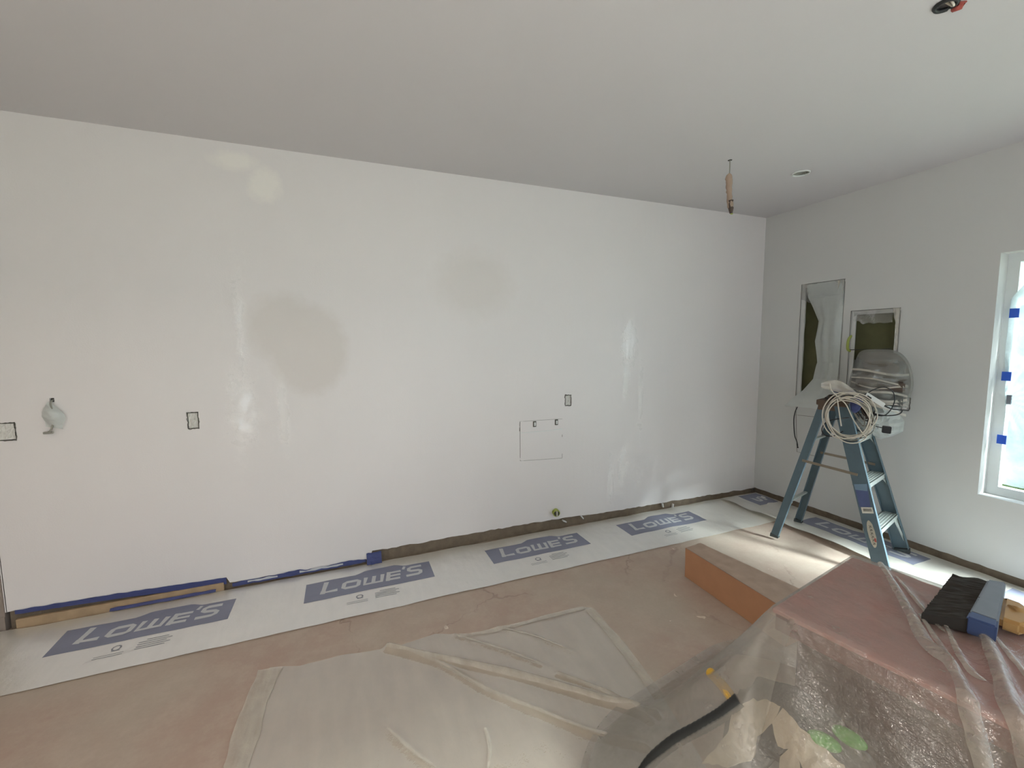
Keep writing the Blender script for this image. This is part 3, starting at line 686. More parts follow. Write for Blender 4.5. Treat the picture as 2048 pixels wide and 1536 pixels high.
bm = BM(); grid(bm, 10, 10, lambda a, b: B(8+34*a*(1-b)+18*b+22*b*a, 40+22*b+6*nz(a, b, 2, 3), .09-.03*a)); obj('gathered_neck', bm, 'bagw', t)

# ---------------------------------------------------------------- stepladder
LC = (-.468, -1.075); DF = Vector((.262, -.965, 0)).normalized(); DW = Vector((.965, .262, 0)).normalized(); OFF = -.03; HT = 1.10
def LP(a, b, z): return Vector((LC[0], LC[1], 0))+DF*a+DW*b+ZZ*z
def fr(side, z): k = z/HT; return (.338+(.055+OFF-.338)*k, side*(.262+(.165-.262)*k))
def rr(side, z): k = z/HT; return (-.338+(-.055+OFF+.338)*k, side*(.245+(.15-.245)*k))
lad = thing('stepladder', 'blue fibreglass stepladder standing near the corner with cables piled on top', 'ladder', (LC[0], LC[1], .02))
Z0 = .030
def rail(fn, side, web, fl, z1=1.10):
    bm = BM(); th = .004
    a0, b0 = fn(side, Z0); a1, b1 = fn(side, z1)
    d = (LP(a1, b1, z1)-LP(a0, b0, Z0)).normalized()
    w_ = (DF-d*DF.dot(d)).normalized(); n_ = d.cross(w_)
    if n_.dot(DW)*side > 0: n_ = -n_                # flanges point inwards
    def bxx(u0, u1, q0, q1):
        A, Bq = LP(a0, b0, Z0), LP(a1, b1, z1)
        vs = [bm.verts.new(P_+w_*u+n_*q) for P_ in (A, Bq) for u, q in ((u0, q0), (u1, q0), (u1, q1), (u0, q1))]
        for f in ((3, 2, 1, 0), (4, 5, 6, 7), (0, 1, 5, 4), (1, 2, 6, 5), (2, 3, 7, 6), (3, 0, 4, 7)): bm.faces.new([vs[j] for j in f])
    bxx(-web/2, web/2, 0, th); bxx(-web/2, -web/2+th, th, fl); bxx(web/2-th, web/2, th, fl)
    o = obj('rail', bm, 'fibre', lad)
    bm = BM(); A = LP(a0, b0, Z0)
    vs = ([A+w_*u+n_*q for u, q in ((-web/2-.004, -.003), (web/2+.004, -.003), (web/2+.004, fl), (-web/2-.004, fl))])
    low = [Vector((v.x, v.y, .021)) for v in vs]; hi = [v+d*.012 for v in vs]
    V_ = [bm.verts.new(v) for v in low+hi]
    for f in ((3, 2, 1, 0), (4, 5, 6, 7), (0, 1, 5, 4), (1, 2, 6, 5), (2, 3, 7, 6), (3, 0, 4, 7)): bm.faces.new([V_[j] for j in f])
    obj('rubber_foot', bm, 'rubber', o)
    return o, d, w_, n_
R1 = rail(fr, -1, .088, .030); rail(fr, 1, .088, .030); rail(rr, -1, .052, .026); rail(rr, 1, .052, .026)
for z in (.29, .58, .87):                          # treads with a lip, bolted between the front rails
    bm = BM(); a, b = fr(1, z); b -= .006
    A, Bq = LP(a, -b, z), LP(a, b, z)
    def T(a_, b_, z_): return LP(a+a_, b_*b, z+z_)
    for (a0, a1, zz0, zz1) in ((-.045, .042, -.003, .003), (.038, .044, -.030, .003), (-.047, -.041, -.026, .003)):
        vs = [bm.verts.new(T(aa, bb, q)) for bb in (-1, 1) for aa, q in ((a0, zz0), (a1, zz0), (a1, zz1), (a0, zz1))]
        for f in ((3, 2, 1, 0), (4, 5, 6, 7), (0, 1, 5, 4), (1, 2, 6, 5), (2, 3, 7, 6), (3, 0, 4, 7)): bm.faces.new([vs[j] for j in f])
    for i in range(5): u = -.035+.016*i; vs = [bm.verts.new(T(aa, bb, q)) for bb in (-1, 1) for aa, q in ((u, .003), (u+.004, .003), (u+.002, .0055))]; [bm.faces.new([vs[j] for j in f]) for f in ((0, 1, 4, 3), (1, 2, 5, 4), (2, 0, 3, 5))]
    st_ = obj('step', bm, 'alu', lad)
    for s_ in (-1, 1):                              # triangular gusset under each tread end
        bm = BM(); vs = [LP(a+.036, s_*b, z-.003), LP(a+.036, s_*(b-.10), z-.003), LP(fr(1, z-.085)[0]+.036, s_*(fr(1, z-.085)[1]-.006), z-.085)]
        q = [bm.verts.new(v) for v in vs]+[bm.verts.new(v-DF*.004) for v in vs]
        for f in ((0, 1, 2), (5, 4, 3), (0, 3, 4, 1), (1, 4, 5, 2), (2, 5, 3, 0)): bm.faces.new([q[j] for j in f])
        obj('gusset', bm, 'alu', st_)
for z in (.30, .80):                               # rear cross braces
    bm = BM(); a, b = rr(1, z); beam(bm, LP(a-.012, -b+.006, z), LP(a-.012, b-.006, z), .026, .012); o = obj('rear_brace', bm, 'alu', lad)
bm = BM(); a, b = fr(1, .10); a2, b2 = fr(1, .24); beam(bm, LP(a+.03, b-.012, .11), LP(a2+.03, b2-.12, .285), .020, .006, DF); obj('diagonal_brace', bm, 'alu', lad)
bm = BM(); a, b = rr(-1, .18); a2, b2 = rr(-1, .30); beam(bm, LP(a, b+.012, .20), LP(a2, b2+.12, .295), .020, .006, DF); obj('diagonal_brace', bm, 'alu', lad)
for s_ in (-1, 1):
    bm = BM(); a, b = fr(s_, .64); a2, b2 = rr(s_, .665); beam(bm, LP(a-.0, b-s_*.010 if s_ > 0 else b-.006, .635), LP(a2, b2-s_*.010 if s_ > 0 else b2-.006, .66), .018, .006, DW, .001); obj('spreader', bm, 'steel', lad)
bm = BM(); Mx = Matrix((DF, DW, ZZ)).transposed().to_4x4(); Mx.translation = Vector((LC[0], LC[1], 0))
box(bm, (OFF-.095, -.175, 1.085), (OFF+.095, .175, 1.125), Mx, .008); box(bm, (OFF-.085, -.165, 1.05), (OFF+.085, -.155, 1.09), Mx, .003)
obj('top_cap', bm, 'cap', lad)
# stickers on the outer face of the near front rail
o1, d1, w1_, n1_ = R1
def SK(u, z, lift=.0012): a, b = fr(-1, z); return LP(a, b, z)+w1_*u-n1_*lift
def sticker(name, pts, mat, lift=.0012, label=None, parent=o1):
    bm = BM(); bm.faces.new([bm.verts.new(SK(u, z, lift)) for u, z in pts])
    r = bmesh.ops.extrude_face_region(bm, geom=list(bm.faces)); bmesh.ops.translate(bm, vec=-n1_*.0006, verts=[v for v in r['geom'] if isinstance(v, bmesh.types.BMVert)])
    o = obj(name, bm, mat, parent)
    if label: o['label'] = label
    return o
W2 = .036
sticker('blue_label', [(-W2, .43), (W2*.7, .43), (W2, .57), (-W2, .57)], 'label_blue', label='faded blue sticker')
sticker('blue_label', [(-W2, .54), (W2*.8, .53), (W2, .575), (-W2, .575)], 'label_sky', .002, 'pale blue upper end of the sticker')
sticker('barcode_label', [(-.028, .390), (.034, .390), (.034, .428), (-.028, .428)], 'label_white', .002, 'small white barcode sticker')
bm = BM()
for i in range(11): u = -.018+.0042*i; q = [bm.verts.new(SK(uu, zz, .0036)) for uu, zz in ((u, .402), (u+.0022, .402), (u+.0022, .420), (u, .420))]; bm.faces.new(q)
obj('barcode', bm, 'ink', o1)['kind'] = 'stuff'
ov = [(-.004+.020*math.cos(k*PI/12)+.004*nz(k, 1, 0, .9), .262+.085*math.sin(k*PI/12)) for k in range(24)]
sticker('oval_label', ov, 'label_worn', .002, 'scuffed oval white sticker with black writing')
bm = BM()                                          # worn, no longer legible lettering running down the oval
for i in range(6):
    z = .315-.021*i
    for (a_, b_) in (((-.010, 0), (.004, -.004)), ((.004, -.004), (-.008, -.010)), ((-.010, -.013), (.006, -.010))):
        A, Bq = SK(a_[0], z+a_[1], .0038), SK(b_[0], z+b_[1], .0038); sd = (Bq-A).cross(n1_).normalized()*.0012
        bm.faces.new([bm.verts.new(v) for v in (A-sd, Bq-sd, Bq+sd, A+sd)])
obj('worn_lettering', bm, 'ink', o1)['kind'] = 'stuff'
sticker('red_mark', [(.002, .215), (.012, .212), (.013, .235), (.004, .238)], 'redink', .004)

# ---------------------------------------------------------------- things piled on the ladder top
Q = plane((-.70, -1.2385, 1.054), .00268, .0034)      # vertical plane just in front of the ladder
t = thing('cable_coil', 'large loose coil of mostly white cable hanging over the front of the ladder top', 'cable coil', (-.66, -1.2, 1.1))
rnd = random.Random(5)
def loop(cx, cy, rx, ry, out, tilt, ph, n=40, jit=2.2, a0=0, a1=2*PI):
    r_ = []
    for i in range(n):
        a = a0+(a1-a0)*i/n
        x = rx*math.cos(a)*(1+.05*math.sin(2*a+ph)); y = ry*math.sin(a)*(1+.04*math.sin(3*a+ph*2))
        xr_, yr_ = x*math.cos(tilt)-y*math.sin(tilt), x*math.sin(tilt)+y*math.cos(tilt)
        r_.append(Q(cx+xr_+jit*nz(a, ph, 0, 1.3), cy+yr_+jit*nz(a, ph, 5, 1.3), out+.012*math.sin(a+ph)))
    return r_
for i, (cx, cy, rx, ry, tl) in enumerate(((2, 2, 46, 44, .1), (0, 4, 43, 45, .3), (4, 0, 49, 42, -.1), (-2, 6, 47, 40, .5), (4, 6, 45, 38, .2), (1, 9, 50, 38, .35), (-4, 2, 50, 46, .0), (2, 12, 46, 38, .6), (6, -2, 46, 46, -.3), (-2, 4, 40, 44, .8))):
    bm = BM(); tube(bm, loop(cx, cy, rx, ry, .018+.006*i, tl, i*1.7), .0036, 6, True); obj('loop', bm, 'cable_w' if i not in (3, 5) else 'cable_g', t, True)
for i, pts in enumerate(([(-22, -33), (-6, -22), (10, 6), (30, 32), (38, 38)], [(-10, -34), (14, -28), (32, -12), (46, 12)], [(-24, -34), (-18, -5), (-12, 22)], [(-40, -62), (-36, -48), (-18, -34), (6, -36), (18, -44)])):
    bm = BM(); tube(bm, smooth_pts([Q(x, y, .075) for x, y in pts]), .0036, 6); obj('strand', bm, 'cable_w', t, True)
for i, (cx, cy, rx, ry, tl) in enumerate(((3, 4, 46, 43, .25), (-1, 8, 44, 40, .7))):
    bm = BM(); tube(bm, loop(cx, cy, rx, ry, .03+.012*i, tl, 4+i*2.1, jit=4), .0032, 6, True); o = obj('loop', bm, 'black', t, True); o['label'] = 'black cable loop'
t = thing('cable_bundle', 'bunch of dark brown and black cables lying on the left of the ladder top', 'cable bundle', (-.60, -1.05, 1.126))
for i in range(9):
    a = -.12+.012*i; z = 1.134+.009*(i % 3)+.004*(i // 3)
    pts = [LP(OFF-.03+.012*i+.01*nz(i, 1, 0, 2), -.21+.01*(i % 2), z-.004), LP(OFF-.05+.010*i, -.13, z+.004), LP(OFF-.04+.010*i, -.03, z+.006*(i % 2)), LP(OFF+.02*nz(i, 3, 0, 2), .06, z)]
    bm = BM(); tube(bm, smooth_pts(pts), .0052, 6); obj('cable', bm, ['cable_br', 'black', 'cable_br'][i % 3], t, True)
t = thing('tape_roll', 'roll of bright blue painters tape lying on the cables on the ladder top', 'tape', (-.53, -1.09, 1.16))
bm = BM(); Tm = Matrix.Translation((-.535, -1.095, 1.190)) @ Matrix.Rotation(.10, 4, 'X')
def annul(bm, ro, ri, h):
    n = 40
    P_ = [[bm.verts.new(Tm @ Vector((r*math.cos(i*2*PI/n), r*math.sin(i*2*PI/n), z))) for i in range(n)] for r, z in ((ro, -h), (ro, h), (ri, h), (ri, -h))]
    for k in range(4):
        for i in range(n): bm.faces.new((P_[k][i], P_[k][(i+1) % n], P_[(k+1) % 4][(i+1) % n], P_[(k+1) % 4][i]))
annul(bm, .058, .042, .0125); obj('tape_layers', bm, 'tape', t, True)
bm = BM(); annul(bm, .0415, .038, .012); o = obj('core', bm, 'cardtop', t, True); o['label'] = 'cardboard core'
t = thing('tape_roll', 'beige tape roll half hidden under the blue tape roll on the ladder', 'tape', (-.53, -1.14, 1.13))
bm = BM(); Tm = Matrix.Translation((-.545, -1.165, 1.152)) @ Matrix.Rotation(.25, 4, 'X'); annul(bm, .062, .042, .012); obj('tape_layers', bm, 'paper', t, True)
# dark blue object and black pouch between the rails
t = thing('dark_blue_pouch', 'dark blue pouch hanging inside the cable coil below the ladder cap', 'pouch', (-.60, -1.28, 1.03))
bm = BM(); lump(bm, smooth_pts([(x, y, 0) for x, y in ((2, -34), (22, -34), (26, -20), (16, -4), (4, -8))], 4, True), 14, -20, Q, .03, .01, 5, 4); lump(bm, smooth_pts([(x, y, 0) for x, y in ((2, -34), (22, -34), (26, -20), (16, -4), (4, -8))], 4, True), 14, -20, Q, .02, .005, 3, 4, -1)
obj('pouch', bm, 'tape', t, True)
t = thing('cord_tangle', 'tangle of grey and dark cords between the cable coil and the wrapped bundle', 'cords', (-.58, -1.35, 1.05))
rnd = random.Random(11)
for i in range(7):
    cx, cy = 28+rnd.uniform(-6, 14), -8+rnd.uniform(-10, 16)
    pts = [Q(cx+(12+5*rnd.random())*math.cos(a+i)+4*rnd.uniform(-1, 1), cy+(10+7*rnd.random())*math.sin(a*1.3+i), .0+.012*rnd.uniform(-1, 1)-.01) for a in [k*1.1 for k in range(7)]]
    bm = BM(); tube(bm, smooth_pts(pts), .0042, 6); obj('cord', bm, ['black', 'cable_g', 'cable_br'][i % 3], t, True)
t = thing('power_adapter', 'slim white power adapter lying tilted right of the cable coil', 'adapter', (-.60, -1.38, 1.13))
def slab(bm, F, c, L_, W_, D_, ang, out, bev=.002):
    ca, sa = math.cos(ang), math.sin(ang); vs = []
    for o_ in (out-D_/2, out+D_/2):
        for x, y in ((-L_/2, -W_/2), (L_/2, -W_/2), (L_/2, W_/2), (-L_/2, W_/2)): vs.append(bm.verts.new(F(c[0]+x*ca-y*sa, c[1]+x*sa+y*ca, o_)))
    for f in ((3, 2, 1, 0), (4, 5, 6, 7), (0, 1, 5, 4), (1, 2, 6, 5), (2, 3, 7, 6), (3, 0, 4, 7)): bm.faces.new([vs[j] for j in f])
    bmesh.ops.bevel(bm, geom=list(bm.edges), offset=bev, segments=2, affect='EDGES')
bm = BM(); slab(bm, Q, (49, -33), 40, 8.5, .024, .52, .05); obj('body', bm, 'white_pl', t)
bm = BM(); slab(bm, Q, (38, -38), 9, 3, .004, .52, .064, .0005); obj('socket', bm, 'black', t)
bm = BM(); tube(bm, smooth_pts([Q(64, -24, .05), Q(80, -18, .05), Q(98, -16, .04), Q(92, -8, .04), Q(70, -4, .04), Q(48, -6, .03)]), .0040, 6); obj('cord', bm, 'black', t, True)
t = thing('loose_cable', 'thin black cord arching in a loop in front of the wrapped bundle', 'cord', (-.55, -1.45, 1.15))
bm = BM(); tube(bm, smooth_pts([Q(28, -40, .02), Q(48, -54, .05), Q(66, -58, .06), Q(80, -50, .06), Q(84, -34, .06), Q(78, -16, .06), Q(66, -4, .05), Q(44, -4, .03)]), .0034, 6); obj('cord', bm, 'black', t, True)
t = thing('power_brick', 'small black power brick hanging in front of the white plastic bag', 'adapter', (-.5, -1.5, .96))
bm = BM(); slab(bm, Q, (74, 23), 17, 13, .03, .05, .03, .003); obj('body', bm, 'black', t)
bm = BM(); tube(bm, smooth_pts([Q(66, 20, .03), Q(52, 18, .03), Q(40, 12, .02)]), .003, 6); obj('cord', bm, 'black', t, True)
t = thing('loose_cable', 'black cord looping low between the ladder rails under the cable coil', 'cord', (-.70, -1.1, .95))
bm = BM(); tube(bm, smooth_pts([Q(2, 6, .03), Q(-20, 10, .04), Q(-42, 18, .03), Q(-52, 34, .02), Q(-46, 46, .02), Q(-28, 46, .03), Q(-8, 34, .03)]), .0036, 6); obj('cord', bm, 'black', t, True)
t = thing('loose_cable', 'black cord dangling down the window wall left of the ladder', 'cord', (-.03, -.43, .97))
bm = BM(); tube(bm, smooth_pts([(-.10, -.46, .985), (-.03, -.431, .97), (-.03, -.408, .90), (-.03, -.400, .82), (-.03, -.415, .69), (-.03, -.440, .63), (-.03, -.450, .585)]), .0042, 6); obj('cord', bm, 'black', t, True)
bm = BM(); tube(bm, [(-.03, -.444, .61), (-.03, -.452, .575)], .007, 8); obj('plug', bm, 'black', t)
# small folded plastic flap over the cables
t = thing('plastic_flap', 'small folded flap of milky plastic lying over the ladder top behind the blue tape', 'plastic sheet', (-.42, -1.05, 1.13))
bm = BM(); grid(bm, 16, 8, lambda a, b: Q(-62+74*a, -58+16*a+10*b-14*math.sin(a*PI)*(1-b), -.08+.015*nz(a, b, 2, 4))); obj('flap', bm, 'sheet2', t, True)

# ---------------------------------------------------------------- long carton on the floor
t = thing('long_carton', 'long narrow cardboard carton with a dusty top lying on the slab by the ladder', 'carton', (-1.76, -1.3, 0))
def ctn(u, v, z):          # u across (0..1), v along (0..1)
    A, Bq, Cq, D = Vector((-1.823, -.968, 0)), Vector((-1.682, -.955, 0)), Vector((-1.588, -1.66, 0)), Vector((-1.843, -1.68, 0))
    p = (A*(1-u)+Bq*u)*(1-v)+(D*(1-u)+Cq*u)*v; return p+ZZ*z
bm = BM(); n = 24
def side(p, q): grid(bm, n, 6, lambda a, b: (lambda P_: P_+Vector((.002*nz(P_.x, P_.y, P_.z, 14), .002*nz(P_.y, P_.z, P_.x, 14), 0)))(ctn(p[0]+(q[0]-p[0])*a, p[1]+(q[1]-p[1])*a, .001+.196*b)))
side((0, 0), (0, 1)); side((1, 0), (1, 1)); side((0, 0), (1, 0)); side((0, 1), (1, 1)); obj('sides', bm, 'card', t, True)
bm = BM(); grid(bm, 10, 40, lambda a, b: ctn(a, b, .199+.002*nz(a*2, b*8, 1, 2))); grid(bm, 10, 40, lambda a, b: ctn(a, b, .196+.002*nz(a*2, b*8, 1, 2))); o = obj('top_flap', bm, 'cardtop', t); o['label'] = 'dusty whitish top'

# ---------------------------------------------------------------- foreground plastic sheet on the slab
TOPE = [(-4.261, -.847), (-4.127, -.891), (-3.947, -.892), (-3.710, -.932), (-3.475, -.910), (-3.331, -.986), (-3.137, -.996), (-2.830, -.990), (-2.638, -.998), (-2.583, -1.031)]
def poly_at(P_, t):
    L_ = [math.dist(a, b) for a, b in zip(P_, P_[1:])]; d = t*sum(L_)
    for (a, b), l_ in zip(zip(P_, P_[1:]), L_):
        if d <= l_: k = d/l_; return (a[0]+(b[0]-a[0])*k, a[1]+(b[1]-a[1])*k)
        d -= l_
    return P_[-1]
LE = [(-4.261, -.847), (-4.30, -1.10), (-4.305, -1.354), (-4.40, -2.0), (-4.45, -2.7)]; RE = [(-2.583, -1.031), (-2.599, -1.397), (-2.640, -1.714), (-2.70, -2.0), (-2.75, -2.2)]
FOLDS = [[(-3.723, -.931), (-3.489, -1.101), (-3.224, -1.303), (-3.025, -1.479), (-2.864, -1.632), (-2.72, -1.752)],
         [(-3.711, -.936), (-3.498, -1.14), (-3.326, -1.387), (-3.165, -1.564), (-3.02, -1.722), (-2.853, -1.848)],
         [(-3.380, -.966), (-3.194, -1.154), (-3.051, -1.322)], [(-3.404, -1.555), (-3.413, -1.643), (-3.449, -1.721)],
         [(-3.002, -1.41), (-2.841, -1.598), (-2.762, -1.766)], [(-3.768, -1.408), (-3.697, -1.528), (-3.608, -1.657)], [(-3.15, -.99), (-2.98, -1.15), (-2.87, -1.30)]]
FH = [.022, .010, .008, .006, .012, .006, .007]
def segd(p, a, b):
    vx, vy = b[0]-a[0], b[1]-a[1]; t = max(0, min(1, ((p[0]-a[0])*vx+(p[1]-a[1])*vy)/(vx*vx+vy*vy)))
    return math.hypot(p[0]-a[0]-t*vx, p[1]-a[1]-t*vy)
def hfg(x, y):
    z = .005+.003*nz(x, y, 3, 3)+.0012*nz(x, y, 5, 14)
    for F_, h in zip(FOLDS, FH):
        d = min(segd((x, y), a, b) for a, b in zip(F_, F_[1:])); z += h*math.exp(-(d/.020)**2)
    return max(.003, z)
t = thing('plastic_sheet', 'large milky plastic sheet with long folds spread over the slab in the foreground', 'plastic sheet', (-3.5, -1.7, 0))
def ffg(a, b):
    tp = poly_at(TOPE, a); l_ = poly_at(LE, b); r_ = poly_at(RE, b); bt = (LE[-1][0]+(RE[-1][0]-LE[-1][0])*a, LE[-1][1]+(RE[-1][1]-LE[-1][1])*a)
    x = (1-b)*tp[0]+b*bt[0]+(1-a)*l_[0]+a*r_[0]-((1-a)*(1-b)*TOPE[0][0]+a*(1-b)*TOPE[-1][0]+(1-a)*b*LE[-1][0]+a*b*RE[-1][0])
    y = (1-b)*tp[1]+b*bt[1]+(1-a)*l_[1]+a*r_[1]-((1-a)*(1-b)*TOPE[0][1]+a*(1-b)*TOPE[-1][1]+(1-a)*b*LE[-1][1]+a*b*RE[-1][1])
    x += .006*nz(x, y, 1, 8); y += .006*nz(x, y, 4, 8)
    return (x, y, hfg(x, y))
bm = BM(); grid(bm, 190, 190, ffg); obj('sheet', bm, 'sheet', t, True)
def strip_on(bm, pts, wd, hf, dz, taper=True, w0=None):
    P_ = smooth_pts([(p[0], p[1], 0) for p in pts], 8); n = len(P_); rows = []
    for i, p in enumerate(P_):
        d = (P_[min(i+1, n-1)]-P_[max(i-1, 0)]).normalized(); q = Vector((-d.y, d.x, 0)); k = i/(n-1)
        ww = wd*(math.sin(PI*min(1, .08+k*1.0))**.5 if taper else 1)*(1+.25*nz(i, wd*50, 0, .35)); ww = abs(ww)+.001
        rows.append([bm.verts.new((p.x+q.x*ww*s_, p.y+q.y*ww*s_, hf(p.x+q.x*ww*s_, p.y+q.y*ww*s_)+dz)) for s_ in (-.5, -.25, 0, .25, .5)])
    for a, b in zip(rows, rows[1:]):
        for j in range(4): bm.faces.new((a[j], a[j+1], b[j+1], b[j]))
for F_, wd in zip(FOLDS, (.045, .018, .015, .016, .03, .014, .014)):
    bm = BM(); strip_on(bm, F_, wd, hfg, .003); obj('fold', bm, 'sheet2', t, True)
for pts, wd in (([(-4.255, -.86), (-4.29, -1.1), (-4.30, -1.35), (-4.36, -1.8)], .10), ([(-2.60, -1.04), (-2.616, -1.397), (-2.655, -1.70)], .05), ([(-3.366, -.985), (-3.125, -1.010), (-2.838, -1.012), (-2.62, -1.02)], .028)):
    bm = BM(); strip_on(bm, pts, wd, hfg, .004, False); obj('doubled_edge', bm, 'sheet2', t, True)

# ---------------------------------------------------------------- things under the clear drop sheet
PL = Vector((-2.701, -2.220, 0)); PU = Vector((.983, .184, 0)); PV = Vector((.184, -.983, 0))
PM = Matrix((PU, PV, Vector((0, 0, -1)))).transposed().to_4x4(); PM.translation = PL     # u, v, depth(-z)
def pp(u, v, z): return PL+PU*u+PV*v+ZZ*z
def Hd(x, y):
    q = Vector((x, y, 0))-PL; a, b = q.dot(PU), q.dot(PV)
    da, db = max(-a, a-.567, 0), max(-b, b-.95, 0); d = math.hypot(da, db); D = .56
    if a > .567: D = .56-.26*(a-.567)/max(d, 1e-6)
    z = .757*max(0, 1-d/D)**1.3
    if d > 0:
        ang = math.atan2(db, da)+(a+b)*3
        z += (.016*math.sin(ang*9+4*nz(x, y, 2, 2))+.010*nz(x, y, 1, 9))*min(1, d*8)*max(0, 1-d/D)
    else: z += .0025*nz(x, y, 4, 9)+.002
    for F_, h, s_ in RIDGES:
        dd = min(segd((x, y), p, r) for p, r in zip(F_, F_[1:])); z += h*math.exp(-(dd/s_)**2)
    return max(.012, z)
RIDGES = [([(-2.152, -2.208), (-2.315, -2.347), (-2.492, -2.488), (-2.548, -2.566), (-2.629, -2.626), (-2.669, -2.67), (-2.72, -2.72), (-2.9, -2.86)], .016, .014),
          ([(-2.379, -2.425), (-2.477, -2.512), (-2.548, -2.566)], .012, .010), ([(-2.309, -2.522), (-2.424, -2.593), (-2.571, -2.669), (-2.627, -2.711), (-2.70, -2.77), (-2.85, -2.9)], .022, .016),
          ([(-2.37, -2.476), (-2.509, -2.572), (-2.543, -2.624)], .012, .010), ([(-2.306, -2.545), (-2.367, -2.598), (-2.435, -2.653), (-2.53, -2.72)], .012, .012),
          ([(-2.20, -2.28), (-2.33, -2.41), (-2.42, -2.50)], .009, .009)]
def under(vs, gap=.015):
    for v in vs: v.co.z = max(.002, min(v.co.z, Hd(v.co.x, v.co.y)-gap))
def pbox(bm, u0, u1, v0, v1, z0, z1, bev=.004): box(bm, (u0, v0, -z1), (u1, v1, -z0), PM, bev)
t = thing('pink_carton', 'large pinkish brown carton on top of the pile under the clear drop sheet', 'carton', tuple(pp(.28, .45, .6)))
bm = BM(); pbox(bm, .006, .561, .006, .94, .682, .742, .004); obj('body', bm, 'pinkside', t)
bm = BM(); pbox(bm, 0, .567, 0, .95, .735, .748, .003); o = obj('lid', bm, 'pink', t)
t = thing('brown_carton', 'dark brown carton carrying the pinkish carton, under the clear drop sheet', 'carton', tuple(pp(.28, .4, 0)))
bm = BM(); pbox(bm, .025, .55, .06, .94, 0, .678, .004); obj('body', bm, 'brick', t)
bm = BM(); pbox(bm, .021, .026, .40, .66, .20, .42, 0); obj('paper_label', bm, 'cardtop', t)
t = thing('canvas_bag', 'slumped grey canvas bag beside the cartons, dim behind the clear drop sheet', 'bag', tuple(pp(-.02, .12, 0)))
bm = BM(); vs = ico(bm, pp(-.095, .13, .28), (.085, .20, .36), 5, Matrix.Rotation(.18, 4, 'Z'))
for v in vs: v.co += Vector((nz(*v.co, 9), nz(v.co.y, v.co.z, v.co.x, 9), nz(v.co.z, v.co.x, v.co.y, 9)))*.045+Vector((nz(*v.co, 24), nz(v.co.y, v.co.z, v.co.x, 24), nz(v.co.z, v.co.x, v.co.y, 24)))*.014
under(vs, .055)
obj('bag', bm, 'greybag', t, True)
bm = BM(); tube(bm, smooth_pts([pp(-.13, .04, .38), pp(-.15, .08, .43), pp(-.15, .18, .43), pp(-.13, .23, .38)]), .010, 8); under(bm.verts, .045); obj('handle', bm, 'black', t, True)
t = thing('rubble_sack', 'reddish brown sack low in the pile, behind the front of the clear drop sheet', 'sack', tuple(pp(-.12, .5, 0)))
bm = BM(); vs = ico(bm, pp(-.13, .56, .25), (.12, .24, .34), 5, Matrix.Rotation(.18, 4, 'Z'))
for v in vs: v.co += Vector((nz(*v.co, 8), nz(v.co.y, v.co.z, v.co.x, 8), nz(v.co.z, v.co.x, v.co.y, 8)))*.045
under(vs)
obj('sack', bm, 'brick', t, True)
t = thing('tool_tub', 'dark grey tub standing under the two green grips beneath the drop sheet', 'tub', (-2.74, -2.50, 0))
bm = BM(); tube(bm, [(-2.775, -2.470, .001), (-2.775, -2.470, .46)], [.040, .050], 28); obj('tub', bm, 'greybag', t)
for c, ang, lab in (((-2.768, -2.425, .528), .5, 'rounded green grip under the drop sheet, nearer of the two'), ((-2.735, -2.462, .560), .7, 'rounded green grip under the drop sheet, farther of the two')):
    bm = BM(); vs = ico(bm, c, (.037, .018, .019), 3, Matrix.Rotation(-ang-.6, 4, 'Z')); t = tag(obj('green_grip', bm, 'green', None, True), lab, 'tool grip', 'green grips under the drop sheet')
t = thing('yellow_handle', 'yellow plastic tool handle standing up under the edge of the clear drop sheet', 'tool handle', (-2.83, -2.2, .35))
bm = BM(); tube(bm, smooth_pts([(-2.806, -2.096, .478), (-2.819, -2.135, .490), (-2.832, -2.18, .494), (-2.838, -2.225, .480), (-2.82, -2.30, .40), (-2.80, -2.36, .28)]), [.010]+[.0155]*40, 12); obj('grip', bm, 'yellow', t, True)

# the drop sheet itself
t = thing('drop_sheet', 'clear wrinkled plastic drop sheet draped over the pile of cartons at the lower right', 'drop sheet', tuple(pp(.28, .45, 0)))
def fd(a, b):
    u = -.60+1.48*a; v = -.60+2.15*b
    # round the free corners of the sheet
    du, dv = max(0, -u, u-.567), max(0, -v, v-.95); d = math.hypot(du, dv)
    if d > .575: k = .575/d; u += (-(du-du*k) if u > .567 else (du-du*k) if u < 0 else 0); v += (-(dv-dv*k) if v > .95 else (dv-dv*k) if v < 0 else 0)
    p = PL+PU*u+PV*v; return (p.x, p.y, Hd(p.x, p.y))
bm = BM(); grid(bm, 230, 280, fd); bmesh.ops.remove_doubles(bm, verts=bm.verts, dist=.0005); obj('sheet', bm, 'drape', t, True)
bm = BM()
def fdl(a, b):
    u = -.50+.485*a+.006*nz(a, b, 1, 3); v = -.52+.585*b+.015*nz(a, b, 5, 3)
    d = math.hypot(max(0, -u), max(0, -v))
    if d > .55: u, v = (u*.55/d if u < 0 else u), (v*.55/d if v < 0 else v)
    p = PL+PU*u+PV*v; return (p.x, p.y, Hd(p.x, p.y)+.004)
grid(bm, 60, 60, fdl); o = obj('doubled_layer', bm, 'veil', t, True); o['label'] = 'milkier doubled corner of the sheet'
for (F_, h, s_), wd in zip(RIDGES, (.030, .016, .036, .014, .016, .012)):
    bm = BM(); strip_on(bm, F_, wd, Hd, .003); o = obj('fold', bm, 'dfold', t, True); o['label'] = 'milky folded layers of the sheet'
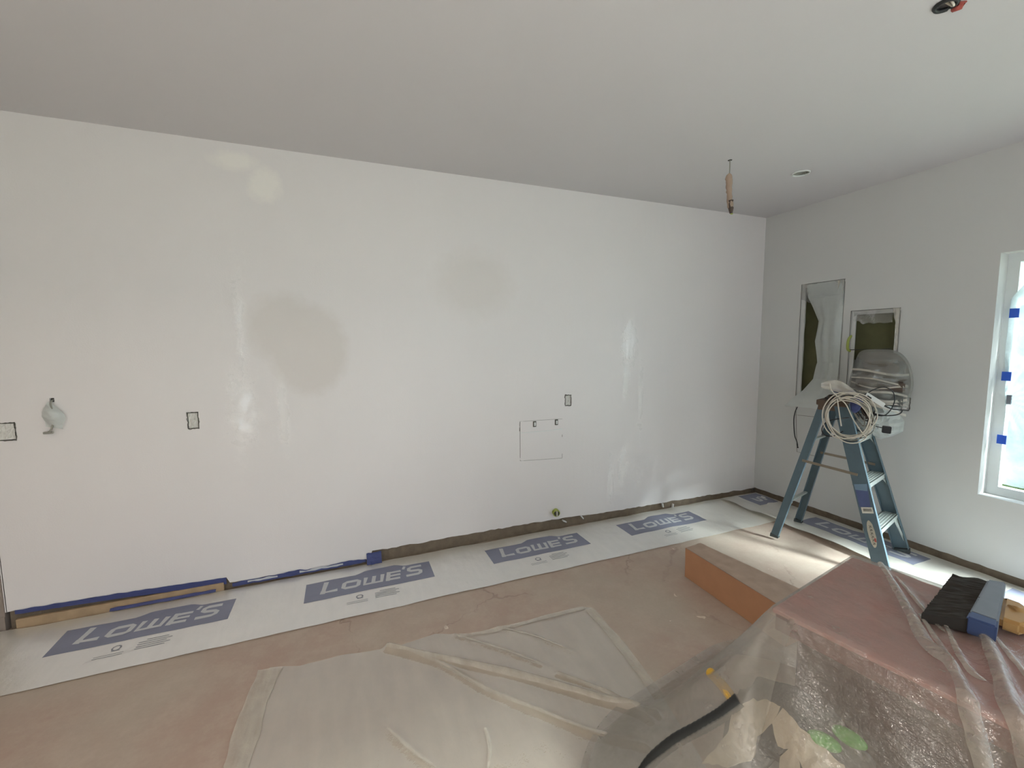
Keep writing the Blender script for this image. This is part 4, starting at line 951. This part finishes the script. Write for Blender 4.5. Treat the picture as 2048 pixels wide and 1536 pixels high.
# crumpled paper and hose lying on the sheet
def crumple(name, ring, parent, mat='paper', seed=0, amp=.010, lift=-.022):
    bm = BM(); vs = [bm.verts.new((x, y, 0)) for x, y, z in ring]; bm.faces.new(vs)
    bmesh.ops.triangulate(bm, faces=bm.faces)
    for _ in range(4): bmesh.ops.subdivide_edges(bm, edges=bm.edges, cuts=1, use_grid_fill=True)
    for v in bm.verts:
        x, y = v.co.x, v.co.y; v.co.z = Hd(x, y)+lift+amp*abs(nz(x, y, seed, 26))+amp*.6*nz(x, y, seed+5, 55); v.co.x += .006*nz(x, y, 9, 40); v.co.y += .006*nz(x, y, 19, 40)
    r = bmesh.ops.extrude_face_region(bm, geom=list(bm.faces)); bmesh.ops.translate(bm, vec=(0, 0, -.0015), verts=[q for q in r['geom'] if isinstance(q, bmesh.types.BMVert)])
    return obj(name, bm, mat, parent)
t = thing('crumpled_paper', 'torn and crumpled beige masking paper showing through the drop sheet beside the yellow handle', 'paper', (-2.85, -2.31, .46))
crumple('torn_sheet', [(-2.816, -2.256, 0), (-2.801, -2.291, 0), (-2.796, -2.327, 0), (-2.819, -2.322, 0), (-2.847, -2.302, 0), (-2.864, -2.311, 0), (-2.884, -2.311, 0), (-2.924, -2.275, 0), (-2.952, -2.214, 0), (-2.905, -2.239, 0), (-2.874, -2.238, 0), (-2.854, -2.229, 0)], t, seed=2)
crumple('torn_sheet', [(-2.819, -2.322, 0), (-2.796, -2.332, 0), (-2.796, -2.381, 0), (-2.785, -2.424, 0), (-2.778, -2.479, 0), (-2.80, -2.53, 0), (-2.88, -2.50, 0), (-2.832, -2.435, 0), (-2.826, -2.391, 0), (-2.835, -2.35, 0)], t, seed=6)
crumple('torn_sheet', [(-2.844, -2.365, 0), (-2.815, -2.385, 0), (-2.855, -2.445, 0), (-2.90, -2.40, 0)], t, seed=9)
t = thing('black_hose', 'black ribbed vacuum hose curving under the edge of the drop sheet at the bottom', 'hose', (-2.95, -2.13, .3))
hp = smooth_pts([(-3.16, -2.20, .03), (-3.10, -2.10, .10), (-3.042, -2.058, .175), (-3.000, -2.058, .235), (-2.958, -2.105, .315), (-2.918, -2.160, .400), (-2.880, -2.200, .472), (-2.850, -2.222, .515), (-2.835, -2.232, .52)], 9)
for p in hp: p.z = max(.02, Hd(p.x, p.y)-.016)
bm = BM(); tube(bm, hp, [.0175+(.0016 if i % 2 else 0) for i in range(len(hp))], 16); obj('hose', bm, 'hose', t, True)

# ---------------------------------------------------------------- wide brush lying on the drop sheet
t = thing('wide_brush', 'wide dark-bristled brush with grey taped ferrule and yellow handle on the drop sheet', 'brush', (-2.22, -2.46, .765))
A0, A1, B0, B1 = Vector((-2.404, -2.438, 0)), Vector((-2.055, -2.358, 0)), Vector((-2.348, -2.512, 0)), Vector((-2.050, -2.440, 0))
def bp(u, v): return (A0*(1-u)+A1*u)*(1-v)+(B0*(1-u)+B1*u)*v
bm = BM()
def fb(a, b, top): p = bp(a, b); return (p.x, p.y, (.768+.038*(.55+.45*b)+.006*nz(a*30, b*2.2, 1, 1)) if top else .766)
n = 70; g1 = grid(bm, n, 10, lambda a, b: fb(a, -.04*nz(a, 7, 0, 40)+b*(1+.04*nz(a, 7, 0, 40)), 1)); g0 = grid(bm, n, 10, lambda a, b: fb(a, -.04*nz(a, 7, 0, 40)+b*(1+.04*nz(a, 7, 0, 40)), 0))
for i in range(n):
    for j in (0, 10): bm.faces.new((g1[i][j], g1[i+1][j], g0[i+1][j], g0[i][j]))
for j in range(10):
    for i in (0, n): bm.faces.new((g1[i][j], g1[i][j+1], g0[i][j+1], g0[i][j]))
obj('bristles', bm, 'bristle', t)
def slabp(name, q, z0, z1, mat, lab=None, bev=.004):
    bm = BM(); vs = [bm.verts.new((p.x, p.y, z)) for z in (z0, z1) for p in q]; m_ = len(q)
    bm.faces.new(vs[:m_][::-1]); bm.faces.new(vs[m_:])
    for i in range(m_): bm.faces.new((vs[i], vs[(i+1) % m_], vs[m_+(i+1) % m_], vs[m_+i]))
    bmesh.ops.bevel(bm, geom=list(bm.edges), offset=bev, segments=2, affect='EDGES'); o = obj(name, bm, mat, t)
    if lab: o['label'] = lab
    return o
dv = Vector((.03, -.055, 0))
slabp('ferrule', [bp(.13, .95), bp(1.0, .95), B1+Vector((.028, -.026, 0)), B0*.87+B1*.13+Vector((.010, -.047, 0))], .766, .812, 'greytape', 'ferrule wrapped in grey tape')
slabp('ferrule_end', [bp(-.01, .95), bp(.13, .95), B0*.87+B1*.13+Vector((.010, -.047, 0)), B0+Vector((.008, -.050, 0))], .7655, .813, 'bluemetal', 'bare blue end of the ferrule')
hb = [B0*.72+B1*.28+Vector((.010, -.043, 0)), B0*.22+B1*.78+Vector((.024, -.030, 0)), Vector((-2.120, -2.52, 0)), Vector((-2.135, -2.565, 0)), Vector((-2.20, -2.582, 0)), Vector((-2.245, -2.575, 0))]
slabp('handle_block', hb, .768, .802, 'wood', 'varnished yellow wooden block', .008)
bm = BM(); tube(bm, smooth_pts([(-2.17, -2.53, .788), (-2.12, -2.575, .792), (-2.05, -2.64, .80), (-1.97, -2.72, .81)]), [.022, .021, .020, .018, .017, .016, .015, .015, .015, .016, .017, .017, .017, .017, .017, .017, .017, .017, .016], 14)
obj('handle', bm, 'wood', t, True)
bm = BM(); tube(bm, [(-2.125, -2.570, .792), (-2.100, -2.594, .794)], [.0225, .0205], 14); o = obj('yellow_band', bm, 'yellow', t); o['label'] = 'bright yellow band on the handle'
